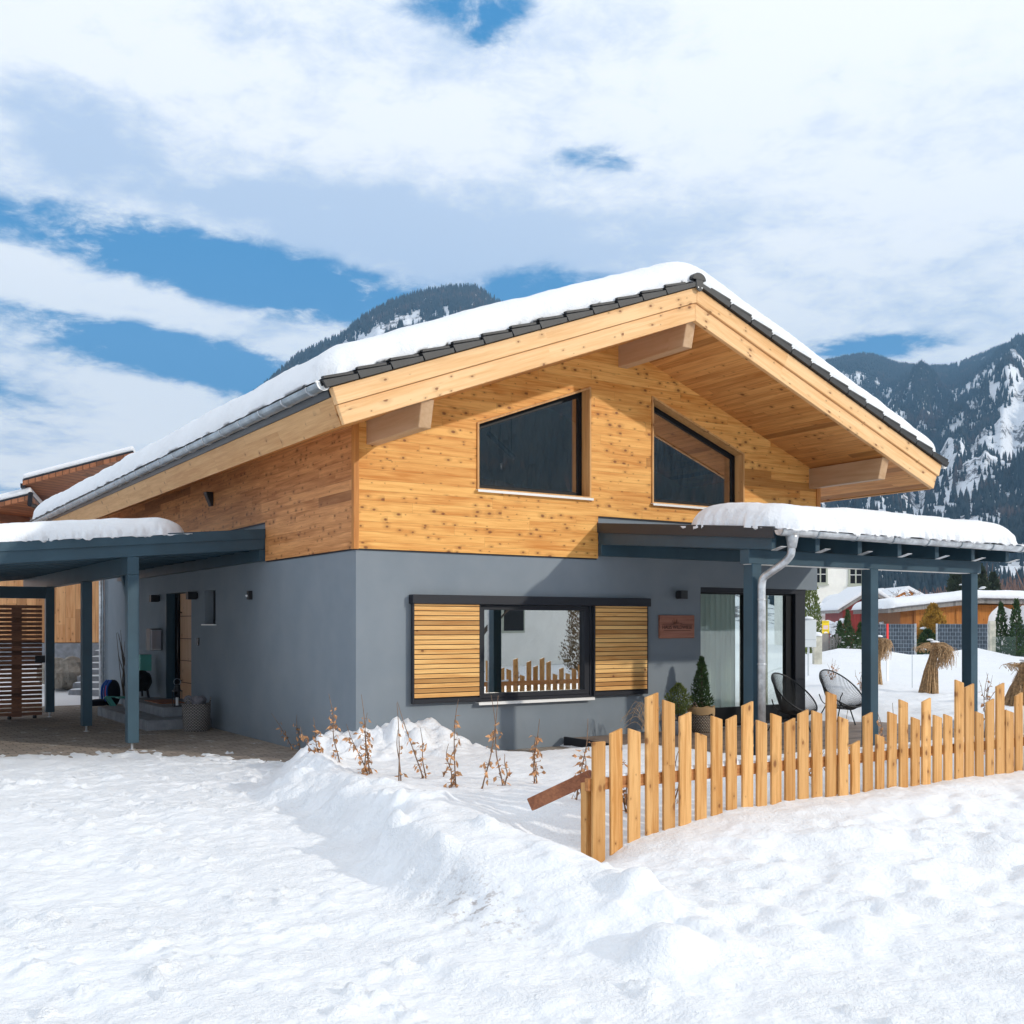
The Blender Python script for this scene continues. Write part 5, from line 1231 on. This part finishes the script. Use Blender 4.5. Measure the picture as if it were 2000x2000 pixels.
# garage with orange boards
def rot_house(name, lab, cat, px, Y, rz_extra=0.0):
    p = at(px, Y); return thing(name, lab, cat, loc=(p.x, p.y, 0), rz=-TH+rz_extra)
o = rot_house('garage', 'orange boarded garage with thick snow on its shallow roof', 'garage', 1735, 63)
MB().box(.9, 10.5, .6, 6, 0, 2.95).build('wall', M['wood_barn'], o)
w = MB()
for x in np.arange(1.7, 10.4, 1.25): w.box(x, x+.16, .54, .60, 0, 2.7)
w.build('batten', M['wood_barn'], o)
w = MB().prism([(.0, 0, 2.46), (5.4, 0, 3.03), (5.4, 0, 3.30), (.0, 0, 2.72)], (0, 6.5, 0)); w.prism([(5.4, 0, 3.03), (10.8, 0, 2.9), (10.8, 0, 3.15), (5.4, 0, 3.30)], (0, 6.5, 0)); rf2 = w.build('roof', M['wood_grey'], o)
sg = snowcap('garage_snow', 'thick snow layer on the roof of the orange garage', (-.25, 10.9), (-.15, 6.5), lambda X, Y: 2.73+.107*np.minimum(X, 5.4)-.026*np.maximum(X-5.4, 0), .52, r=.3, jit=.03, n=60, m=20)
sg.location = o.location; sg.rotation_euler = o.rotation_euler
t2 = rot_house('tarp', 'white tarpaulin hanging on the garage front at the right edge', 'tarp', 1943, 61)
w = MB(); vs = []
for i in range(30):
    for j in range(12):
        x = i*.14; z = 2.75*j/11; xo = .0 if i else -.5*(1-j/11)**.5-.15*math.sin(j*.9)
        vs.append((x+xo, .10*math.sin(i*1.1+j*.4), z+.12*math.sin(i*.7)*(j > 10)))
w.add(vs, [(12*i+j, 12*i+12+j, 12*i+13+j, 12*i+1+j) for i in range(29) for j in range(11)]); w.build('cloth', M['tarp'], t2, smooth=True)
# red shed
o = rot_house('red_shed', 'dark red gabled shed with snowy roof behind the middle canopy post', 'shed', 1697, 72)
MB().prism([(-1.75, 0, 0), (1.75, 0, 0), (1.75, 0, 2.75), (0, 0, 3.85), (-1.75, 0, 2.75)], (0, 4, 0)).build('wall', M['red_board'], o)
w = MB()
for s_ in (-1, 1): w.prism([(0, -.5, 3.9), (s_*2.15, -.5, 2.55), (s_*2.15, -.5, 2.75), (0, -.5, 4.12)], (0, 5, 0))
w.build('roof', M['wood_grey'], o)
w = MB()
for s_ in (-1, 1): w.prism([(0, -.55, 4.13), (s_*2.25, -.55, 2.72), (s_*2.3, -.55, 2.86), (s_*2.1, -.55, 3.05), (0, -.55, 4.45)], (0, 5.1, 0))
sn = w.build('shed_snow', M['snow'], bevel=.08, seg=3); sn.location = o.location; sn.rotation_euler = o.rotation_euler; tag(sn, 'snow on the roof of the dark red shed', 'snow')
# white house and its snowy annex
o = rot_house('white_house', 'white rendered house with grey-green framed windows behind the red shed', 'house', 1560, 86)
MB().box(0, 5.15, 0, 8, 0, 9.5).build('wall', M['white_wall'], o)
for px, y0, y1 in ((1602, 1106, 1141), (1671, 1107, 1143), (1540, 1106, 1141)):
    x = (px-1560)/2110*86; z0, z1 = HZ+(1221-y1)/2110*86, HZ+(1221-y0)/2110*86+.12
    wn = MB().holes([(x-.58, z0), (x+.58, z0), (x+.58, z1), (x-.58, z1)], [[(x-.44, z0+.14), (x-.05, z0+.14), (x-.05, z1-.1), (x-.44, z1-.1)], [(x+.05, z0+.14), (x+.44, z0+.14), (x+.44, z1-.1), (x+.05, z1-.1)]], lambda a, b: (a, -.08, b), lambda a, b: (a, .02, b)).build('window', M['brownwin'], o)
    MB().box(x-.45, x+.45, -.03, -.01, z0+.1, z1-.06).build('pane', M['frame_black'], wn); MB().box(x-.45, x+.45, -.07, -.035, (z0+z1)/2, (z0+z1)/2+.05).build('muntin', M['white'], wn)
    MB().box(x-.64, x+.64, -.2, 0, z0-.1, z0).build('sill', M['brownwin'], wn)
an = rot_house('annex', 'low white annex under a snowy roof in front of the white house', 'annex', 1570, 79)
MB().box(0, 3.4, 0, 5, 0, 2.6).build('wall', M['white_wall'], an)
w = MB(); w.add(*ell((1.9, 1.8, 2.85), (2.2, 2.6, .55), k=.6)); w.add(*ell((3.3, 1.5, 3.25), (1.5, 2.2, .85), k=.7)); s3 = w.build('annex_snow', M['snow'], smooth=True); s3.location = an.location; s3.rotation_euler = an.rotation_euler
tag(s3, 'heap of snow covering the annex roof below the white house windows', 'snow')
# bare trees
def bare_tree(name, lab, loc, h, seed, spread=.55, levels=5, snow_=60, thick=.14, grp='bare snowy garden trees', mt='bark', nb=3):
    rs = random.Random(seed); root = thing(name, lab, 'tree', grp, loc=loc); w = MB(); sc_ = MB(); segs = []
    def grow_(p, d, L_, r, lv):
        pts = [p]; q = p; dd = d
        for k in range(4):
            dd = (dd+Vector((rs.uniform(-1, 1), rs.uniform(-1, 1), rs.uniform(-.5, .7)))*.22).normalized(); q = q+dd*L_/4; pts.append(q)
        w.tube(pts, [r*(1-.12*i) for i in range(5)], 6 if lv < 2 else 4 if lv < 4 else 3, cap=False)
        if lv >= 2: segs.append((pts[2], r))
        if lv < levels:
            for k in range(nb if lv < levels-1 else nb+1):
                az = rs.uniform(0, 6.283); nd = (dd*.75+Vector((math.cos(az), math.sin(az), rs.uniform(-.1, .5)))*spread*1.1).normalized()
                grow_(pts[rs.choice((2, 3, 4))], nd, L_*rs.uniform(.55, .8), r*.58, lv+1)
    grow_(Vector((0, 0, -.1)), Vector((0, 0, 1)), h*.34, thick, 0)
    w.build('branches', M[mt], root)
    if snow_:
        for k in range(min(snow_, len(segs))):
            p, r = rs.choice(segs); s = rs.uniform(.07, .16)
            sc_.add(*[(lambda vs, fs: (vs, fs))(*ell((p.x, p.y, p.z+s*.4), (s*1.4, s*1.2, s*.7), n=5, m=7))][0])
        sc_.build('snow_clump', M['snow'], root, smooth=True)
    return root
bare_tree('apple_tree', 'bare fruit tree with snow clumps behind the red shed roof', on_ground(1752, 78), 6.2, 5, .75, 5, 150, .20)
bare_tree('apple_tree', 'bare fruit tree with snow clumps above the left part of the garage', on_ground(1790, 80), 5.8, 8, .7, 5, 110, .15)
bare_tree('apple_tree', 'bare brown tree above the middle of the garage', on_ground(1835, 92), 6.6, 12, .6, 5, 60, .14, mt='bark')
bare_tree('apple_tree', 'small bare snowy tree in front of the annex', on_ground(1612, 66), 3.2, 15, .8, 4, 140, .07)
bare_tree('apple_tree', 'dark crooked snowy trunk between shed and garage', on_ground(1747, 61), 2.6, 19, .9, 4, 60, .10)
bare_tree('apple_tree', 'bare snowy shrub beneath the shed eave', on_ground(1718, 66), 2.6, 23, .8, 4, 60, .05)
for i, (px, Y, h, lab) in enumerate(((1868, 100, 7.6, 'dark spruce above the garage, left of the last canopy post'), (1915, 98, 7.2, 'snow-dusted spruce right of the last canopy post'), (1940, 105, 6.8, 'shorter spruce right of the last canopy post'), (1582, 52, 4.6, 'tall green conifer behind the house corner'))):
    cone_tree('spruce', lab, on_ground(px, Y, -.1), h, h*.24 if i < 3 else .75, M['conifer'] if i < 3 else M['greenlight'], 4200 if i < 3 else 3000, .30 if i < 3 else .14, 'spruces behind the gardens', seed=70+i, snowy=16 if i < 3 else 3)
# brownish leafless wood at the foot of the mountain
w = MB(); rs = random.Random(77)
for k in range(360):
    px = rs.uniform(1690, 2080); Y = rs.uniform(125, 200); p = at(px, Y); h = rs.uniform(5, 9.5)*(1.0 if px > 1920 else .72)
    for b2 in range(9):
        a = rs.uniform(0, 6.28); s_ = rs.uniform(.1, .28)*h; z0 = rs.uniform(.05, .4)*h
        w.tube([(p.x, p.y, z0), (p.x+math.cos(a)*s_*.6, p.y+math.sin(a)*s_*.6, z0+(h-z0)*.5), (p.x+math.cos(a)*s_, p.y+math.sin(a)*s_, rs.uniform(.75, 1)*h)], [.16, .11, .03], 3, cap=False)
o = w.build('leafless_wood', flat_mat('brown_wood_mass', (.16, .10, .085), .9, var=.3, vs=.2)); tag(o, 'brownish leafless woodland at the foot of the mountain', 'woodland', kind='stuff')
for i, (px, Y, c1, lab) in enumerate(((1772, 112, 'wood_barn', 'distant house with orange-brown wall seen through the bare trees'), (1722, 118, 'wood_grey', 'distant grey-brown house behind the red shed'))):
    o = rot_house('distant_house', lab, 'house', px, Y); o.location.z = -1.2
    MB().box(-3, 3, 0, 6, 0, 5).prism([(-3, 0, 5), (3, 0, 5), (0, 0, 6.6)], (0, 6, 0)).build('wall', M[c1], o); MB().prism([(-3.6, -.5, 4.7), (0, -.5, 6.65), (0, -.5, 7.0), (-3.7, -.5, 5.05)], (0, 7, 0)).prism([(3.6, -.5, 4.7), (0, -.5, 6.65), (0, -.5, 7.0), (3.7, -.5, 5.05)], (0, 7, 0)).build('roof', M['snow'], o)
# small garden plants
for i, (px, Y, lab) in enumerate(((1623, 30, 'tiny dark dried plant in the snow below the yellow sign'), (1925, 22, 'dry stalks in the snow right of the last canopy post'), (1680, 24, 'dry stalk clump at the left side of the middle canopy post'))):
    dry_shrub(on_ground(px, Y), [(.1, .55, 0), (-.12, .45, 0), (.02, .6, .03), (.2, .4, .05)], 4 if i else 10, lab, seed=90+i, grp='small dried garden plants')
o = MB().tube([on_ground(1781.5, 25.5), on_ground(1781.5, 25.5)+Vector((0, 0, 1.5))], .007, 5).build('garden_stake', M['zinc']); tag(o, 'thin grey metal rod in the snow left of the tall grass sheaf', 'stake')
# ================================================================ neighbours at the left
o = rot_house('neighbour_house', 'neighbouring house with vertical larch planks and brown slatted eaves, left background', 'house', 205, 33)
MB().box(-9, -.02, 0, 9, 1.22, 4.1).build('wall', M['wood_neighbor'], o); MB().box(-9.2, .3, -.02, 9, -.3, 1.2).build('plinth', M['concrete'], o)
k_ = 33/2110.0
def q(px, py, d=0.0): return ((px-1000)/2110.0*(33+d)+795/2110.0*33, d, HZ+(1221-py)/2110.0*(33+d))
# upper roof slab: front barge rises to the right
w = MB(); a, b2 = q(44, 948, -1.2), q(260, 892, -1.2); c_, d_ = q(84, 992, 4.2), q(300, 960, 4.2)
up = Vector((0, 0, .13)); A4 = [Vector(a), Vector(b2), Vector(d_), Vector(c_)]
w.prism(A4, up); rfn = w.build('roof', M['wood_brown'], o)
w = MB(); w.prism([p+up+Vector((0, 0, .0)) for p in A4], (0, 0, .05)); w.bar(A4[0], A4[3], .12, .12); w.build('roof_edge', M['anthracite'], o)
w = MB(); w.prism([p+up+Vector((0, 0, .055)) for p in A4], (0, 0, .16)); sn2 = w.build('neighbour_snow', M['snow'], bevel=.06, seg=2); sn2.location = o.location; sn2.rotation_euler = o.rotation_euler; tag(sn2, 'thin snow on the upper neighbouring roof at far left', 'snow')
w = MB(); B4 = [Vector(q(-90, 1012, -1.0)), Vector(q(60, 975, -1.0)), Vector(q(95, 1012, 3.5)), Vector(q(-60, 1045, 3.5))]
w.prism(B4, up); w.build('roof', M['wood_brown'], o)
w = MB(); w.prism([p+up for p in B4], (0, 0, .05)); w.tube([q(60, 948+15, -1.1), q(58, 985, -.9), q(84, 996, .5)], .07, 8); w.build('roof_edge', M['anthracite'], o)
w = MB(); w.prism([p+up+Vector((0, 0, .055)) for p in B4], (0, 0, .2)); sn2 = w.build('neighbour_snow', M['snow'], bevel=.06, seg=2); sn2.location = o.location; sn2.rotation_euler = o.rotation_euler; tag(sn2, 'thin snow on the lower neighbouring roof at the left edge', 'snow')
w = MB(); x0, _, z0 = q(27, 1015, 1.5); w.box(x0-.09, x0+.09, -1.0, 2.5, z0-.15, z0+.14); w.build('purlin', M['wood_brown'], o)
MB().box(q(-60, 0, 2.5)[0], -.3, 2.5, 8, 3.9, 5.35).build('upper_wall', M['white_wall'], o)
# outdoor stairs, rocks
o = rot_house('garden_stairs', 'grey stone stairs with snow on the treads behind the carport', 'stairs', 168, 27.5)
for k in range(8):
    z = -.05+k*.16; MB().box(-.45, .80, k*.28, 2.6, z-.2, z+.15).build('step', M['concrete'], o)
    w = MB(); w.add(*ell((.15, k*.28+.14, z+.15), (.62, .12, .04), n=6, m=14, k=.5)); w.build('snow_strip', M['snow'], o, smooth=True)
rs = random.Random(6)
for i, (px, Y, s_, lab) in enumerate(((128, 28.5, .62, 'largest grey boulder with snow left of the garden stairs'), (108, 29.5, .42, 'boulder at the left end of the rock pile'), (143, 28.6, .36, 'small boulder against the garden stairs'), (118, 28.2, .34, 'low boulder half sunk in snow'))):
    p = at(px, Y); vs, fs = ell((0, 0, 0), (s_, s_*.7, s_*.62), n=9, m=12)
    vs = [Vector(v)*(1+.16*math.sin(v[0]*9+i)+.12*math.sin(v[1]*11+v[2]*8)) for v in vs]
    ob = MB().add(vs, fs).build('boulder', M['rock']); ob.location = (p.x, p.y, .45+.1*i if i != 3 else .3); tag(ob, lab, 'rock', 'rocks beside the stairs')
# ================================================================ behind the camera: what the panes mirror
p = Vector((19.5, -27.5, 0)); o = thing('opposite_house', 'white house across the road mirrored in the living-room window', 'house', loc=p, rz=R(-18))
MB().box(-3.0, 6.5, -8, 0, -.1, 4.6).build('wall', M['white_wall'], o)
wn = MB().box(.2, 1.8, .0, .04, 1.4, 2.9).build('window', M['brownwin'], o); MB().box(.3, 1.7, .04, .05, 1.5, 2.8).build('pane', M['frame_black'], wn)
MB().prism([(-3.6, .5, 4.55), (7.1, .5, 4.55), (7.1, -4, 6.6), (-3.6, -4, 6.6)], (0, 0, .2)).build('roof', M['snow'], o)
cone_tree('road_conifer', 'brownish bushy conifer across the road behind the photographer', (18.4, -19.6, 0), 4.6, 1.0, flat_mat('russet_leaf', (.16, .10, .04), .9, var=.4), 6000, .10, seed=88, zb=0)
bare_tree('road_tree', 'bare tree by the road behind the photographer', (15.5, -22.5, 0), 6, 31, .6, 5, 0, .2, grp=None)
